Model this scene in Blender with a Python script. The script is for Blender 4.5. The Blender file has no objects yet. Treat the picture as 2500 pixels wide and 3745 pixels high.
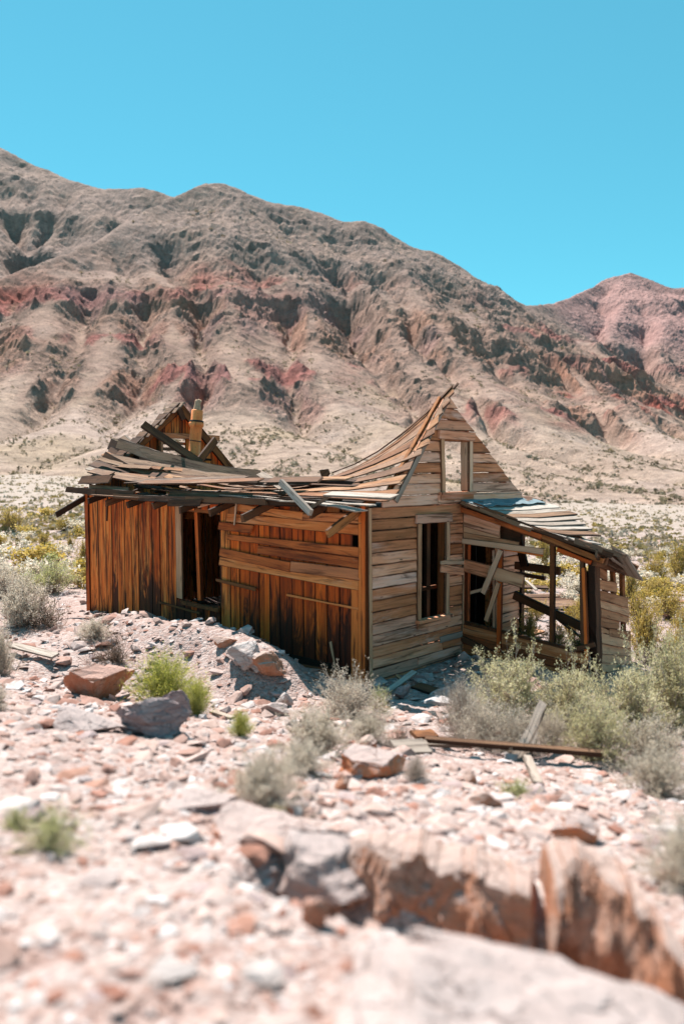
import bpy, bmesh, math, random
import numpy as np
from mathutils import Vector, Matrix

S = bpy.context.scene
COL = S.collection
R = math.radians

# ------------------------------------------------------------------ camera, sky, sun, exposure
FPX, CX, CY, HOR = 2850.0, 1250.0, 1872.5, 1715.0      # focal length and horizon in photo pixels (2500 x 3745)
EYE = 2.7
PITCH = math.atan((CY - HOR) / FPX)
cam = bpy.data.cameras.new('camera')
cam.sensor_fit = 'VERTICAL'; cam.sensor_height = 36.0
cam.lens = FPX / 3745.0 * 36.0
cam.clip_start = 0.05; cam.clip_end = 9000
cam.dof.use_dof = True; cam.dof.focus_distance = 15.0; cam.dof.aperture_fstop = 0.95
camo = bpy.data.objects.new('camera', cam); COL.objects.link(camo)
camo.location = (0, 0, EYE); camo.rotation_euler = (math.pi / 2 - PITCH, 0, 0)
S.camera = camo

SUN_EL, SUN_ROT = 58.0, -27.0
world = bpy.data.worlds.new('World'); S.world = world; world.use_nodes = True
wn, wl = world.node_tree.nodes, world.node_tree.links
wn.clear()
sky = wn.new('ShaderNodeTexSky'); sky.sky_type = 'NISHITA'; sky.sun_disc = False
sky.sun_elevation = R(SUN_EL); sky.sun_rotation = R(SUN_ROT)
sky.altitude = 2500; sky.air_density = 1.0; sky.dust_density = 0.0; sky.ozone_density = 1.2
gam = wn.new('ShaderNodeGamma'); gam.inputs['Gamma'].default_value = 0.6      # even desert sky, hardly paler towards the horizon
tint = wn.new('ShaderNodeMix'); tint.data_type = 'RGBA'; tint.blend_type = 'MULTIPLY'
tint.inputs['Factor'].default_value = 1.0
tint.inputs['B'].default_value = (0.42, 1.31, 1.30, 1)     # the photograph's turquoise cast of the whole sky
bg = wn.new('ShaderNodeBackground'); bg.inputs['Strength'].default_value = 0.088
wo = wn.new('ShaderNodeOutputWorld')
wl.new(sky.outputs[0], gam.inputs[0]); wl.new(gam.outputs[0], tint.inputs['A']); wl.new(tint.outputs['Result'], bg.inputs[0]); wl.new(bg.outputs[0], wo.inputs[0])

sl = bpy.data.lights.new('sun', 'SUN'); sl.energy = 4.0; sl.angle = R(0.53); sl.color = (1.0, 0.94, 0.87)
sun = bpy.data.objects.new('sun', sl); COL.objects.link(sun)
sdir = Vector((math.sin(R(SUN_ROT)) * math.cos(R(SUN_EL)), math.cos(R(SUN_ROT)) * math.cos(R(SUN_EL)), math.sin(R(SUN_EL))))
sun.rotation_euler = sdir.to_track_quat('Z', 'Y').to_euler(); sun.location = (0, 0, 60)

vs = S.view_settings
vs.view_transform = 'Standard'; vs.look = 'None'; vs.exposure = 1.5; vs.gamma = 1.0; vs.use_curve_mapping = False
S.cycles.use_adaptive_sampling = True
S.cycles.use_denoising = True
S.cycles.max_bounces = 6; S.cycles.diffuse_bounces = 4; S.cycles.transparent_max_bounces = 6
S.cycles.caustics_reflective = False; S.cycles.caustics_refractive = False

# ------------------------------------------------------------------ numpy noise
def _hash(ix, iy, seed):
    h = (ix.astype(np.int64) * 374761393 + iy.astype(np.int64) * 668265263 + seed * 974634777) & 0x7fffffff
    h = ((h ^ (h >> 13)) * 1274126177) & 0x7fffffff
    h = (h ^ (h >> 16)) & 0xffff
    return h / 65535.0
def vnoise(x, y, seed=0):
    xi, yi = np.floor(x), np.floor(y)
    fx, fy = x - xi, y - yi
    fx = fx * fx * (3 - 2 * fx); fy = fy * fy * (3 - 2 * fy)
    a = _hash(xi, yi, seed); b = _hash(xi + 1, yi, seed); c = _hash(xi, yi + 1, seed); d = _hash(xi + 1, yi + 1, seed)
    return (a + (b - a) * fx) * (1 - fy) + (c + (d - c) * fx) * fy
def fbm(x, y, octaves=4, seed=0, gain=0.5):
    s = 0.0; amp = 1.0; tot = 0.0
    for o in range(octaves):
        s = s + amp * (vnoise(x * 2 ** o + 17.3 * o, y * 2 ** o - 9.1 * o, seed + o) * 2 - 1); tot += amp; amp *= gain
    return s / tot
def ridged(x, y, octaves=4, seed=0, gain=0.5):
    s = 0.0; amp = 1.0; tot = 0.0
    for o in range(octaves):
        n = 1 - np.abs(vnoise(x * 2 ** o + 7.7 * o, y * 2 ** o + 3.1 * o, seed + o) * 2 - 1)
        s = s + amp * n * n; tot += amp; amp *= gain
    return s / tot
def sstep(a, b, x):
    t = np.clip((x - a) / (b - a), 0, 1)
    return t * t * (3 - 2 * t)

# ------------------------------------------------------------------ object helpers
def np_mesh(name, V, F, smooth=False):
    V = np.asarray(V, np.float32); F = np.asarray(F, np.int32)
    me = bpy.data.meshes.new(name)
    me.vertices.add(len(V)); me.vertices.foreach_set('co', V.ravel())
    m, k = F.shape
    me.loops.add(m * k); me.loops.foreach_set('vertex_index', F.ravel())
    me.polygons.add(m); me.polygons.foreach_set('loop_start', np.arange(0, m * k, k, dtype=np.int32))
    try: me.polygons.foreach_set('loop_total', np.full(m, k, np.int32))
    except Exception: pass
    me.update(calc_edges=True)
    me.polygons.foreach_set('use_smooth', np.full(m, smooth, bool))
    return me
def set_col(me, C):
    a = me.color_attributes.new('col', 'FLOAT_COLOR', 'POINT')
    C = np.asarray(C, np.float32)
    if C.shape[1] == 3: C = np.concatenate([C, np.ones((len(C), 1), np.float32)], 1)
    a.data.foreach_set('color', C.ravel())
def link(name, data, mat=None, parent=None):
    o = bpy.data.objects.new(name, data); COL.objects.link(o)
    if mat is not None and data is not None: data.materials.append(mat)
    if parent is not None: o.parent = parent
    return o
def tag(o, label=None, cat=None, group=None, kind=None):
    if label: o['label'] = label
    if cat: o['category'] = cat
    if group: o['group'] = group
    if kind: o['kind'] = kind
    return o
def empty(name, loc=(0, 0, 0), rz=0.0):
    o = bpy.data.objects.new(name, None); COL.objects.link(o)
    o.location = loc; o.rotation_euler = (0, 0, rz); o.empty_display_size = 0.2
    return o
def ray(px, py):
    """direction through a photo pixel, scaled so that its y (depth) is 1"""
    dx, dz = (px - CX) / FPX, -(py - CY) / FPX
    y = math.cos(PITCH) + dz * math.sin(PITCH); z = -math.sin(PITCH) + dz * math.cos(PITCH)
    return Vector((dx / y, 1.0, z / y))
def gp(px, py, D):
    return Vector((0, 0, EYE)) + ray(px, py) * D

# ------------------------------------------------------------------ material helpers
class NT:
    def __init__(self, name):
        self.m = bpy.data.materials.new(name); self.m.use_nodes = True
        self.t = self.m.node_tree; self.t.nodes.clear()
    def n(self, typ, **kw):
        nd = self.t.nodes.new('ShaderNode' + typ)
        for k, v in kw.items(): setattr(nd, k, v)
        return nd
    def l(self, a, b): self.t.links.new(a, b)
    def val(self, sock, v):
        if hasattr(v, 'is_linked') or hasattr(v, 'links'): self.l(v, sock)
        else: sock.default_value = v
    def noise(self, vec, scale, detail=4, rough=0.55, dist=0.0):
        nd = self.n('TexNoise'); self.l(vec, nd.inputs['Vector'])
        nd.inputs['Scale'].default_value = scale; nd.inputs['Detail'].default_value = detail
        nd.inputs['Roughness'].default_value = rough; nd.inputs['Distortion'].default_value = dist
        return nd.outputs['Fac']
    def vor(self, vec, scale, feature='F1', out='Distance'):
        nd = self.n('TexVoronoi', feature=feature); self.l(vec, nd.inputs['Vector']); nd.inputs['Scale'].default_value = scale
        return nd.outputs[out]
    def map(self, vec, scale=(1, 1, 1), loc=(0, 0, 0)):
        nd = self.n('Mapping'); self.l(vec, nd.inputs['Vector'])
        nd.inputs['Scale'].default_value = scale; nd.inputs['Location'].default_value = loc
        return nd.outputs[0]
    def math(self, op, a, b=0.0, clamp=False):
        nd = self.n('Math', operation=op, use_clamp=clamp); self.val(nd.inputs[0], a); self.val(nd.inputs[1], b)
        return nd.outputs[0]
    def rng(self, x, a, b, c=0.0, d=1.0, smooth=True):
        nd = self.n('MapRange'); nd.interpolation_type = 'SMOOTHSTEP' if smooth else 'LINEAR'
        self.val(nd.inputs['Value'], x)
        for k, v in zip(('From Min', 'From Max', 'To Min', 'To Max'), (a, b, c, d)): self.val(nd.inputs[k], v)
        return nd.outputs['Result']
    def mix(self, f, a, b, mode='MIX'):
        nd = self.n('Mix', data_type='RGBA', blend_type=mode)
        self.val(nd.inputs['Factor'], f)
        for k, v in (('A', a), ('B', b)):
            if isinstance(v, tuple): nd.inputs[k].default_value = (*v[:3], 1)
            else: self.l(v, nd.inputs[k])
        return nd.outputs['Result']
    def ramp(self, f, stops):
        nd = self.n('ValToRGB'); self.l(f, nd.inputs[0]); e = nd.color_ramp.elements
        while len(e) < len(stops): e.new(0.5)
        for k, (p, c) in zip(e, stops): k.position = p; k.color = (*c, 1)
        return nd.outputs[0]
    def bump(self, h, strength=0.5, dist=0.01):
        nd = self.n('Bump'); self.l(h, nd.inputs['Height']); nd.inputs['Strength'].default_value = strength
        nd.inputs['Distance'].default_value = dist
        return nd.outputs[0]
    def out(self, col, rough=0.85, normal=None, spec=0.25, trans=0.0, transcol=None):
        p = self.n('BsdfPrincipled'); self.val(p.inputs['Base Color'], col if not isinstance(col, tuple) else (*col[:3], 1))
        self.val(p.inputs['Roughness'], rough); p.inputs['Specular IOR Level'].default_value = spec
        if normal is not None: self.l(normal, p.inputs['Normal'])
        o = self.n('OutputMaterial'); sh = p.outputs[0]
        if trans > 0:
            t = self.n('BsdfTranslucent'); self.val(t.inputs[0], transcol if transcol is not None else col)
            mx = self.n('MixShader'); mx.inputs[0].default_value = trans
            self.l(sh, mx.inputs[1]); self.l(t.outputs[0], mx.inputs[2]); sh = mx.outputs[0]
        self.l(sh, o.inputs[0])
        return self.m

def wood(name, stops, stain=(0.03, 0.014, 0.008), stain_amt=0.5, low_stain=None, grey=None, grey_amt=0.0, crack=0.6, nails=0.0, knots=0.5, bump=0.5, pale=None, edge_dark=0.8, vary=0.55):
    """weathered board: grain runs along the board's own x axis; each board gets its own colour and pattern"""
    T = NT(name)
    tc = T.n('TexCoord').outputs['Object']; oi = T.n('ObjectInfo').outputs['Random']
    sx = T.n('SeparateXYZ'); T.l(tc, sx.inputs[0])
    off = T.n('CombineXYZ')
    T.l(T.math('MULTIPLY', oi, 91.7), off.inputs[0]); T.l(T.math('MULTIPLY', oi, 37.1), off.inputs[1]); T.l(T.math('MULTIPLY', oi, 53.3), off.inputs[2])
    va = T.n('VectorMath', operation='ADD'); T.l(tc, va.inputs[0]); T.l(off.outputs[0], va.inputs[1])
    v = va.outputs[0]
    # slight waviness of the grain
    g1 = T.noise(T.map(v, (0.9, 16, 16)), 1.0, 6, 0.6, 0.6)
    g2 = T.noise(T.map(v, (2.2, 75, 75)), 1.0, 5, 0.65, 0.3)
    bl = T.noise(T.map(v, (1.1, 3.2, 3.2)), 1.0, 4, 0.6, 0.8)
    fac = T.math('ADD', T.math('MULTIPLY', g1, 0.62), T.math('ADD', T.math('ADD', T.math('MULTIPLY', g2, 0.3), 0.12), T.math('MULTIPLY', T.math('SUBTRACT', oi, 0.5), vary)))
    fac = T.math('ADD', fac, T.math('MULTIPLY', T.math('SUBTRACT', bl, 0.5), 0.45))
    col = T.ramp(T.rng(fac, 0.25, 0.95, smooth=False), stops)
    if pale is not None:
        pm = T.rng(T.noise(T.map(v, (0.8, 9, 9), (5, 3, 1)), 1.0, 5, 0.6, 0.7), 0.47, 0.66)
        col = T.mix(T.math('MULTIPLY', pm, 0.85), col, pale)
    if grey is not None:
        gm = T.rng(T.noise(T.map(v, (0.7, 4, 4), (9, 2, 4)), 1.0, 5, 0.62, 0.5), 0.62 - 0.35 * grey_amt, 0.9 - 0.35 * grey_amt)
        sel = T.rng(T.math('FRACT', T.math('MULTIPLY', oi, 7.31)), 0.62, 0.92)      # some boards have bleached more than others
        gm = T.math('ADD', gm, T.math('MULTIPLY', sel, grey_amt * 1.4), True)
        col = T.mix(gm, col, grey)
    # stains: long soft streaks along the grain
    sn = T.noise(T.map(v, (1.0, 11, 11), (2, 7, 3)), 1.0, 5, 0.62, 1.0)
    sm = T.rng(sn, 0.66 - 0.3 * stain_amt, 0.86 - 0.3 * stain_amt)
    col = T.mix(T.math('MULTIPLY', sm, 0.85), col, stain)
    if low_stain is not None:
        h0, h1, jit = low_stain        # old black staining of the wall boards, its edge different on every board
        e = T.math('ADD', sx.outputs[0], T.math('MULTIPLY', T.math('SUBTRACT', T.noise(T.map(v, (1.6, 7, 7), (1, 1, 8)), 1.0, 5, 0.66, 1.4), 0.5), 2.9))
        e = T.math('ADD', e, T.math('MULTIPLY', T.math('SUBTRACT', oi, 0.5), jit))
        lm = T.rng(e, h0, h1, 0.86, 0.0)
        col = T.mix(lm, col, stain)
    if knots > 0:
        kd = T.vor(T.map(v, (1.9, 8.5, 8.5)), 1.0)
        km = T.rng(kd, 0.06, 0.17, 1.0, 0.0)
        col = T.mix(T.math('MULTIPLY', km, knots), col, (stain[0] * 0.9, stain[1] * 0.9, stain[2] * 0.9))
    if nails > 0:
        kd = T.vor(T.map(v, (3.4, 15.0, 1.0), (3, 8, 1)), 1.0)
        w = T.noise(T.map(v, (14, 40, 40)), 1.0, 3, 0.5)
        km = T.rng(T.math('ADD', kd, T.math('MULTIPLY', T.math('SUBTRACT', w, 0.5), 0.16)), 0.05, 0.16, 1.0, 0.0)
        edge = T.rng(sx.outputs[1], -0.02, -0.045)     # nail holes weep near the lower edge of each board
        col = T.mix(T.math('MULTIPLY', T.math('MULTIPLY', km, edge), nails), col, (0.05, 0.022, 0.012))
    cr = T.noise(T.map(v, (1.4, 120, 120), (3, 5, 7)), 1.0, 3, 0.5, 0.2)
    cm = T.rng(cr, 0.30, 0.40, 1.0, 0.0)
    col = T.mix(T.math('MULTIPLY', cm, crack), col, (0.022, 0.012, 0.008))
    ac = T.n('Attribute', attribute_name='across').outputs['Fac']      # worn, dirty long edges of each board
    en = T.noise(T.map(v, (6, 30, 30), (4, 4, 4)), 1.0, 4, 0.6)
    em = T.rng(T.math('ADD', T.math('ABSOLUTE', ac), T.math('MULTIPLY', T.math('SUBTRACT', en, 0.5), 0.16)), 0.82, 0.97)
    col = T.mix(T.math('MULTIPLY', em, edge_dark), col, (stain[0] * 0.5, stain[1] * 0.5, stain[2] * 0.5))
    hgt = T.math('SUBTRACT', T.math('ADD', T.math('MULTIPLY', g2, 0.6), T.math('MULTIPLY', g1, 0.4)), T.math('MULTIPLY', cm, 0.8))
    return T.out(col, 0.82, T.bump(hgt, bump, 0.006), 0.22)

M = {}
M['wall'] = wood('stained_wall_wood', [(0.0, (0.14, 0.02, 0.003)), (0.3, (0.42, 0.062, 0.007)), (0.55, (0.62, 0.105, 0.012)), (0.8, (0.76, 0.18, 0.03)), (1.0, (0.83, 0.31, 0.085))],
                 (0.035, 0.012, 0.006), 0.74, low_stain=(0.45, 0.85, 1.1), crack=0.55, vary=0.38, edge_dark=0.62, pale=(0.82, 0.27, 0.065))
M['wall_dark'] = wood('dark_stained_wall_wood', [(0.0, (0.13, 0.02, 0.004)), (0.35, (0.44, 0.066, 0.008)), (0.65, (0.70, 0.125, 0.013)), (1.0, (0.80, 0.22, 0.04))],
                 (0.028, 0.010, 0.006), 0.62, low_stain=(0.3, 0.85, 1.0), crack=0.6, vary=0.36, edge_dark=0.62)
M['siding_red'] = wood('brown_siding_wood', [(0.0, (0.30, 0.062, 0.016)), (0.35, (0.58, 0.145, 0.036)), (0.7, (0.74, 0.25, 0.075)), (1.0, (0.82, 0.40, 0.18))],
                 (0.08, 0.022, 0.01), 0.55, crack=0.4, grey=(0.68, 0.36, 0.20), grey_amt=0.3)
M['clap'] = wood('weathered_clapboard_wood', [(0.0, (0.33, 0.115, 0.045)), (0.35, (0.58, 0.208, 0.092)), (0.65, (0.75, 0.325, 0.178)), (1.0, (0.84, 0.465, 0.325))],
                 (0.14, 0.06, 0.03), 0.56, grey=(0.75, 0.48, 0.395), grey_amt=0.30, nails=0.9, knots=0.3, crack=0.5)
M['trim'] = wood('pale_trim_wood', [(0.0, (0.40, 0.18, 0.09)), (0.5, (0.56, 0.31, 0.18)), (1.0, (0.66, 0.45, 0.32))], (0.14, 0.06, 0.03), 0.35, crack=0.5)
M['trim_orange'] = wood('orange_trim_wood', [(0.0, (0.26, 0.042, 0.008)), (0.5, (0.60, 0.115, 0.018)), (1.0, (0.74, 0.22, 0.05))], (0.05, 0.016, 0.008), 0.5, crack=0.6)
M['roof'] = wood('roof_board_wood', [(0.0, (0.10, 0.038, 0.016)), (0.4, (0.23, 0.092, 0.038)), (0.75, (0.33, 0.15, 0.066)), (1.0, (0.44, 0.25, 0.145))],
                 (0.06, 0.025, 0.014), 0.48, grey=(0.36, 0.25, 0.18), grey_amt=0.22, crack=0.75, bump=0.9, edge_dark=0.6)
M['roof_grey'] = wood('grey_roof_board_wood', [(0.0, (0.06, 0.024, 0.012)), (0.45, (0.145, 0.067, 0.034)), (1.0, (0.28, 0.165, 0.10))],
                 (0.045, 0.022, 0.014), 0.55, grey=(0.24, 0.165, 0.122), grey_amt=0.25, crack=0.75, bump=0.9)
M['dark'] = wood('dark_frame_wood', [(0.0, (0.035, 0.016, 0.009)), (0.5, (0.095, 0.04, 0.02)), (1.0, (0.19, 0.085, 0.042))], (0.018, 0.009, 0.006), 0.5, crack=0.6)
M['frame'] = wood('brown_frame_wood', [(0.0, (0.08, 0.028, 0.01)), (0.5, (0.26, 0.085, 0.025)), (1.0, (0.46, 0.18, 0.06))], (0.03, 0.012, 0.007), 0.55, crack=0.6)
M['grey_board'] = wood('silver_board_wood', [(0.0, (0.20, 0.145, 0.11)), (0.5, (0.33, 0.265, 0.22)), (1.0, (0.46, 0.40, 0.35))], (0.1, 0.06, 0.04), 0.4, crack=0.85, bump=0.9, edge_dark=0.5)
M['porch'] = wood('porch_siding_wood', [(0.0, (0.12, 0.035, 0.012)), (0.4, (0.30, 0.08, 0.025)), (0.8, (0.46, 0.15, 0.05)), (1.0, (0.56, 0.28, 0.14))], (0.04, 0.016, 0.009), 0.5, crack=0.5)
M['porch_end'] = wood('porch_end_wood', [(0.0, (0.30, 0.12, 0.055)), (0.4, (0.50, 0.24, 0.125)), (1.0, (0.68, 0.42, 0.26))], (0.10, 0.04, 0.02), 0.42, crack=0.45, nails=0.6)
M['inner'] = wood('interior_shade_wood', [(0.0, (0.012, 0.006, 0.004)), (0.5, (0.03, 0.014, 0.008)), (1.0, (0.06, 0.028, 0.015))], (0.008, 0.004, 0.003), 0.5, crack=0.6)  # near-black: the shade of the interior is put into the wood colour
# ------------------------------------------------------------------ terrain heights
def tps(P, Z, reg=0.0):
    P = np.asarray(P, float); Z = np.asarray(Z, float); n = len(P)
    d2 = ((P[:, None] - P[None]) ** 2).sum(-1)
    K = np.where(d2 > 0, 0.5 * d2 * np.log(d2 + 1e-12), 0) + reg * np.eye(n)
    A = np.zeros((n + 3, n + 3)); A[:n, :n] = K; A[:n, n] = 1; A[:n, n + 1:] = P; A[n, :n] = 1; A[n + 1:, :n] = P.T
    w = np.linalg.solve(A, np.concatenate([Z, np.zeros(3)]))
    def f(x, y):
        x = np.asarray(x, float); y = np.asarray(y, float)
        s = w[n] + w[n + 1] * x + w[n + 2] * y
        for i in range(n):
            q = (x - P[i, 0]) ** 2 + (y - P[i, 1]) ** 2
            s = s + w[i] * 0.5 * q * np.log(q + 1e-12)
        return s
    return f

YAW = R(42.8)                                   # the gable wall recedes 42.8 degrees to the right of the view
UX, UY = math.sin(YAW), math.cos(YAW)
C0 = Vector((0.33, 9.93, 0.0))                  # near corner of the cabin
def cab(u, v, z=0.0): return Vector((C0.x + UX * u - UY * v, C0.y + UY * u + UX * v, z))

near = [(0, 0, 1.78), (-2, 0, 1.95), (2, 0, 1.55), (0, -3, 1.95), (-4, 0, 2.05), (4.5, 0, 1.2), (-5, -5, 2.2), (5, -5, 1.7),
        (0, 2, 1.45), (-1.2, 2, 1.56), (1.3, 2, 1.32), (0, 4, 1.02), (-2, 4, 1.2), (2.0, 4, .82), (4, 4, .6), (-4.5, 4, 1.3),
        (0.2, 6, .58), (-2.5, 6, .82), (2.6, 6, .34), (5, 6, .2), (-5.5, 6.5, .8),
        (.6, 8, .12), (-.9, 7.6, .27), (-3.2, 8, .40), (3.0, 8, .02), (5.5, 8.5, -.08), (-6, 9.5, .35),
        (.35, 9.0, 0), (-.15, 9.55, -.02), (1.1, 9.4, .0), (1.9, 10.4, 0), (3.2, 9.2, -.06), (4.6, 10.6, -.18), (6.5, 12, -.35)]
for px, py, D in ((760, 2306, 11.0), (560, 2291, 12.3), (900, 2350, 10.5), (1005, 2400, 10.05), (330, 2252, 14.0),
                  (1085, 2540, 9.15), (880, 2460, 9.5), (700, 2430, 10.2), (280, 2372, 10.8), (260, 2430, 10.2),
                  (0, 2210, 16.5), (0, 2420, 10.5), (60, 2090, 22), (2450, 2330, 16.5), (2050, 2280, 17.0), (1300, 2140, 18.5)):
    p = gp(px, py, D); near.append((p.x, p.y, p.z))
for t in (0.6, 1.6, 2.6, 4.0, 5.5, 7.0): p = cab(-0.15, t); near.append((p.x, p.y, -0.02))
for u, v in ((2, 2), (3.8, 0), (3.8, 4), (3.8, 7), (1.5, 5), (1.5, 7.6)): p = cab(u, v); near.append((p.x, p.y, -0.06))
near = np.array(near)
f_near = tps(near[:, :2], near[:, 2], 0.02)
def valley(x, y):
    D = np.hypot(x, y); t = sstep(-0.42, 0.42, x / np.maximum(D, 1))
    rD = [0, 15, 25, 40, 80, 150, 260, 600, 6000]
    a = np.interp(D, rD, [0, -.1, -.2, -.45, -.7, .2, 2.0, 2, 2]); b = np.interp(D, rD, [0, -.3, -.75, -1.4, -3.1, -5.2, -6.5, -8, -8])
    z = a + (b - a) * t
    back = sstep(4, -14, y)
    return z * (1 - back) + 2.3 * back
def zground(x, y):
    x = np.asarray(x, float); y = np.asarray(y, float)
    D = np.hypot(x, y)
    k = sstep(14.5, 24, np.hypot(x * 1.15, y - 0.0))
    k = np.maximum(k, sstep(-4, -9, y))
    z = f_near(np.clip(x, -14, 14), np.clip(y, -8, 26)) * (1 - k) + valley(x, y) * k
    fade = np.clip((D - 18) / 40, 0, 1)
    z = z + fbm(x * 0.55, y * 0.55, 3, 11) * (0.075 + 0.10 * fade) + fbm(x * 2.3, y * 2.3, 4, 23) * 0.035
    z = z + fbm(x * 0.09, y * 0.09, 3, 5) * 0.35 * sstep(20, 60, D)
    return z
def _poly_d(x, y, pts):
    best = np.full(np.shape(x), 1e9)
    for a, b in zip(pts[:-1], pts[1:]):
        ex_, ey_ = b.x - a.x, b.y - a.y; t = np.clip(((x - a.x) * ex_ + (y - a.y) * ey_) / (ex_ * ex_ + ey_ * ey_), 0, 1)
        best = np.minimum(best, np.hypot(x - a.x - t * ex_, y - a.y - t * ey_))
    return best
BANK = [gp(430, 2300, 12.4), gp(600, 2330, 11.5), gp(780, 2350, 10.7), gp(900, 2380, 10.2), gp(985, 2420, 9.75)]
SCARP = [gp(150, 2440, 9.9), gp(280, 2440, 9.7), gp(420, 2440, 9.6), gp(560, 2470, 9.4), gp(760, 2520, 9.0), gp(930, 2560, 8.9)]
TRENCH = [Vector((-.12, 2.52, 0)), Vector((.32, 2.30, 0)), Vector((.72, 2.12, 0)), Vector((1.0, 1.86, 0)), Vector((1.25, 1.6, 0))]
_zg0 = zground
def zground(x, y):
    x = np.asarray(x, float); y = np.asarray(y, float); z = _zg0(x, y)
    near_ = np.hypot(x, y) < 18
    n = fbm(x * 1.7, y * 1.7, 3, 17)
    db = _poly_d(x, y, BANK); ds = _poly_d(x, y, SCARP)
    return z + np.where(near_, .17 * sstep(.75 + .25 * n, .12, db) - .12 * sstep(.6, .05, ds) - .20 * sstep(.30, .08, _poly_d(x, y, TRENCH)), 0)
def zg(x, y): return float(zground(np.array([x]), np.array([y]))[0])
def ground_hit(px, py, d0=1.0, d1=200.0):
    """where the line of sight through a photo pixel meets the ground"""
    r = ray(px, py); D = np.exp(np.linspace(math.log(d0), math.log(d1), 900))
    h = EYE + r.z * D - zground(r.x * D, D)
    i = int(np.argmax(h < 0)) if (h < 0).any() else len(D) - 1
    return Vector((r.x * D[i], D[i], float(zground(np.array([r.x * D[i]]), np.array([D[i]]))[0]))), D[i]

# ------------------------------------------------------------------ ground sheet
nt, nr = 640, 420
th = np.concatenate([np.linspace(-0.62, 0.62, nt), np.linspace(0.62, 2 * math.pi - 0.62, 90)[1:-1]])
rr = np.concatenate([[0.0], np.exp(np.linspace(math.log(0.35), math.log(260), nr)), [600, 1500, 6000]])
RR, TT = np.meshgrid(rr, th, indexing='ij')
GX, GY = RR * np.sin(TT), RR * np.cos(TT)
GZ = zground(GX, GY)
dd = np.hypot(GX, GY)
GZ = GZ + (ridged(GX * 5.5, GY * 5.5, 3, 31) - 0.35) * 0.03 * sstep(30, 4, dd)
GZ = np.where(dd > 280, GZ - 6, GZ)
V = np.stack([GX, GY, GZ], -1).reshape(-1, 3)
ni, nj = RR.shape
ii, jj = np.meshgrid(np.arange(ni - 1), np.arange(nj), indexing='ij')
jn = (jj + 1) % nj
F = np.stack([ii * nj + jj, ii * nj + jn, (ii + 1) * nj + jn, (ii + 1) * nj + jj], -1).reshape(-1, 4)[:, ::-1]
g_me = np_mesh('ground', V, F, True)

T = NT('pink_gravel')
gpos = T.n('NewGeometry').outputs['Position']
n1 = T.noise(gpos, 0.35, 5, 0.6); n2 = T.noise(gpos, 2.2, 6, 0.65); n3 = T.noise(gpos, 14, 5, 0.6)
base = T.ramp(T.math('ADD', T.math('MULTIPLY', n1, 0.5), T.math('MULTIPLY', n2, 0.5)), [(0.32, (0.24, 0.145, 0.12)), (0.5, (0.33, 0.235, 0.21)), (0.66, (0.40, 0.33, 0.31))])
vc = T.n('TexVoronoi'); T.l(gpos, vc.inputs['Vector']); vc.inputs['Scale'].default_value = 34
vc2 = T.n('TexVoronoi'); T.l(gpos, vc2.inputs['Vector']); vc2.inputs['Scale'].default_value = 11
hs = T.n('SeparateColor'); T.l(vc.outputs['Color'], hs.inputs[0]); hs2 = T.n('SeparateColor'); T.l(vc2.outputs['Color'], hs2.inputs[0])
peb = T.ramp(hs.outputs[0], [(0.0, (0.18, 0.105, 0.085)), (0.35, (0.29, 0.195, 0.17)), (0.7, (0.39, 0.31, 0.285)), (1.0, (0.48, 0.43, 0.415))])
peb2 = T.ramp(hs2.outputs[0], [(0.0, (0.17, 0.09, 0.075)), (0.4, (0.27, 0.19, 0.165)), (1.0, (0.42, 0.37, 0.355))])
c = T.mix(0.5, base, peb); c = T.mix(0.3, c, peb2)
# far plain turns pale tan
dist = T.n('VectorMath', operation='LENGTH'); T.l(gpos, dist.inputs[0])
far = T.rng(dist.outputs['Value'], 25, 110)
c = T.mix(T.math('MULTIPLY', far, 0.8), c, T.ramp(T.math('ADD', T.math('MULTIPLY', n1, 0.6), T.math('MULTIPLY', n2, 0.4)), [(0.3, (0.23, 0.175, 0.135)), (0.5, (0.29, 0.235, 0.195)), (0.7, (0.36, 0.315, 0.285))]))
hb = T.math('ADD', T.math('MULTIPLY', vc.outputs['Distance'], -0.6), T.math('ADD', T.math('MULTIPLY', n3, 0.7), T.math('MULTIPLY', vc2.outputs['Distance'], -0.7)))
M['ground'] = T.out(c, 0.92, T.bump(hb, 0.8, 0.03), 0.15)
tag(link('ground', g_me, M['ground']), kind='structure')

# ------------------------------------------------------------------ mountain: crest and spurs, then carved by running water
mp = []
def mpt(px, py, D): p = gp(px, py, D); mp.append((p.x, p.y, p.z)); return p
crest_front = [(-300, 1130, 500), (0, 1020, 545), (207, 940, 590), (383, 877, 640), (526, 781, 695), (654, 714, 740), (745, 676, 757), (797, 663, 762), (850, 678, 765), (893, 694, 770), (989, 737, 775), (1100, 757, 780), (1180, 776, 785),
               (1276, 821, 782), (1323, 806, 780), (1403, 837, 790), (1499, 901, 800), (1594, 917, 810), (1690, 973, 820), (1754, 1044, 835), (1834, 1084, 870), (1929, 1116, 930)]
crest_back = [(-500, 380, 1180), (-250, 440, 1120), (0, 537, 1080), (143, 606, 1060), (260, 655, 1040), (383, 690, 1020), (526, 686, 1000), (640, 714, 985), (800, 780, 970)]
crest_right = [(1931, 1116, 935), (2025, 1111, 1120), (2137, 1065, 1340), (2216, 1020, 1440), (2304, 996, 1490), (2376, 1020, 1480), (2455, 1052, 1450), (2600, 1050, 1450), (2900, 980, 1500)]
for c_ in (crest_front, crest_back, crest_right):
    for q in c_: mpt(*q)
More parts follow.
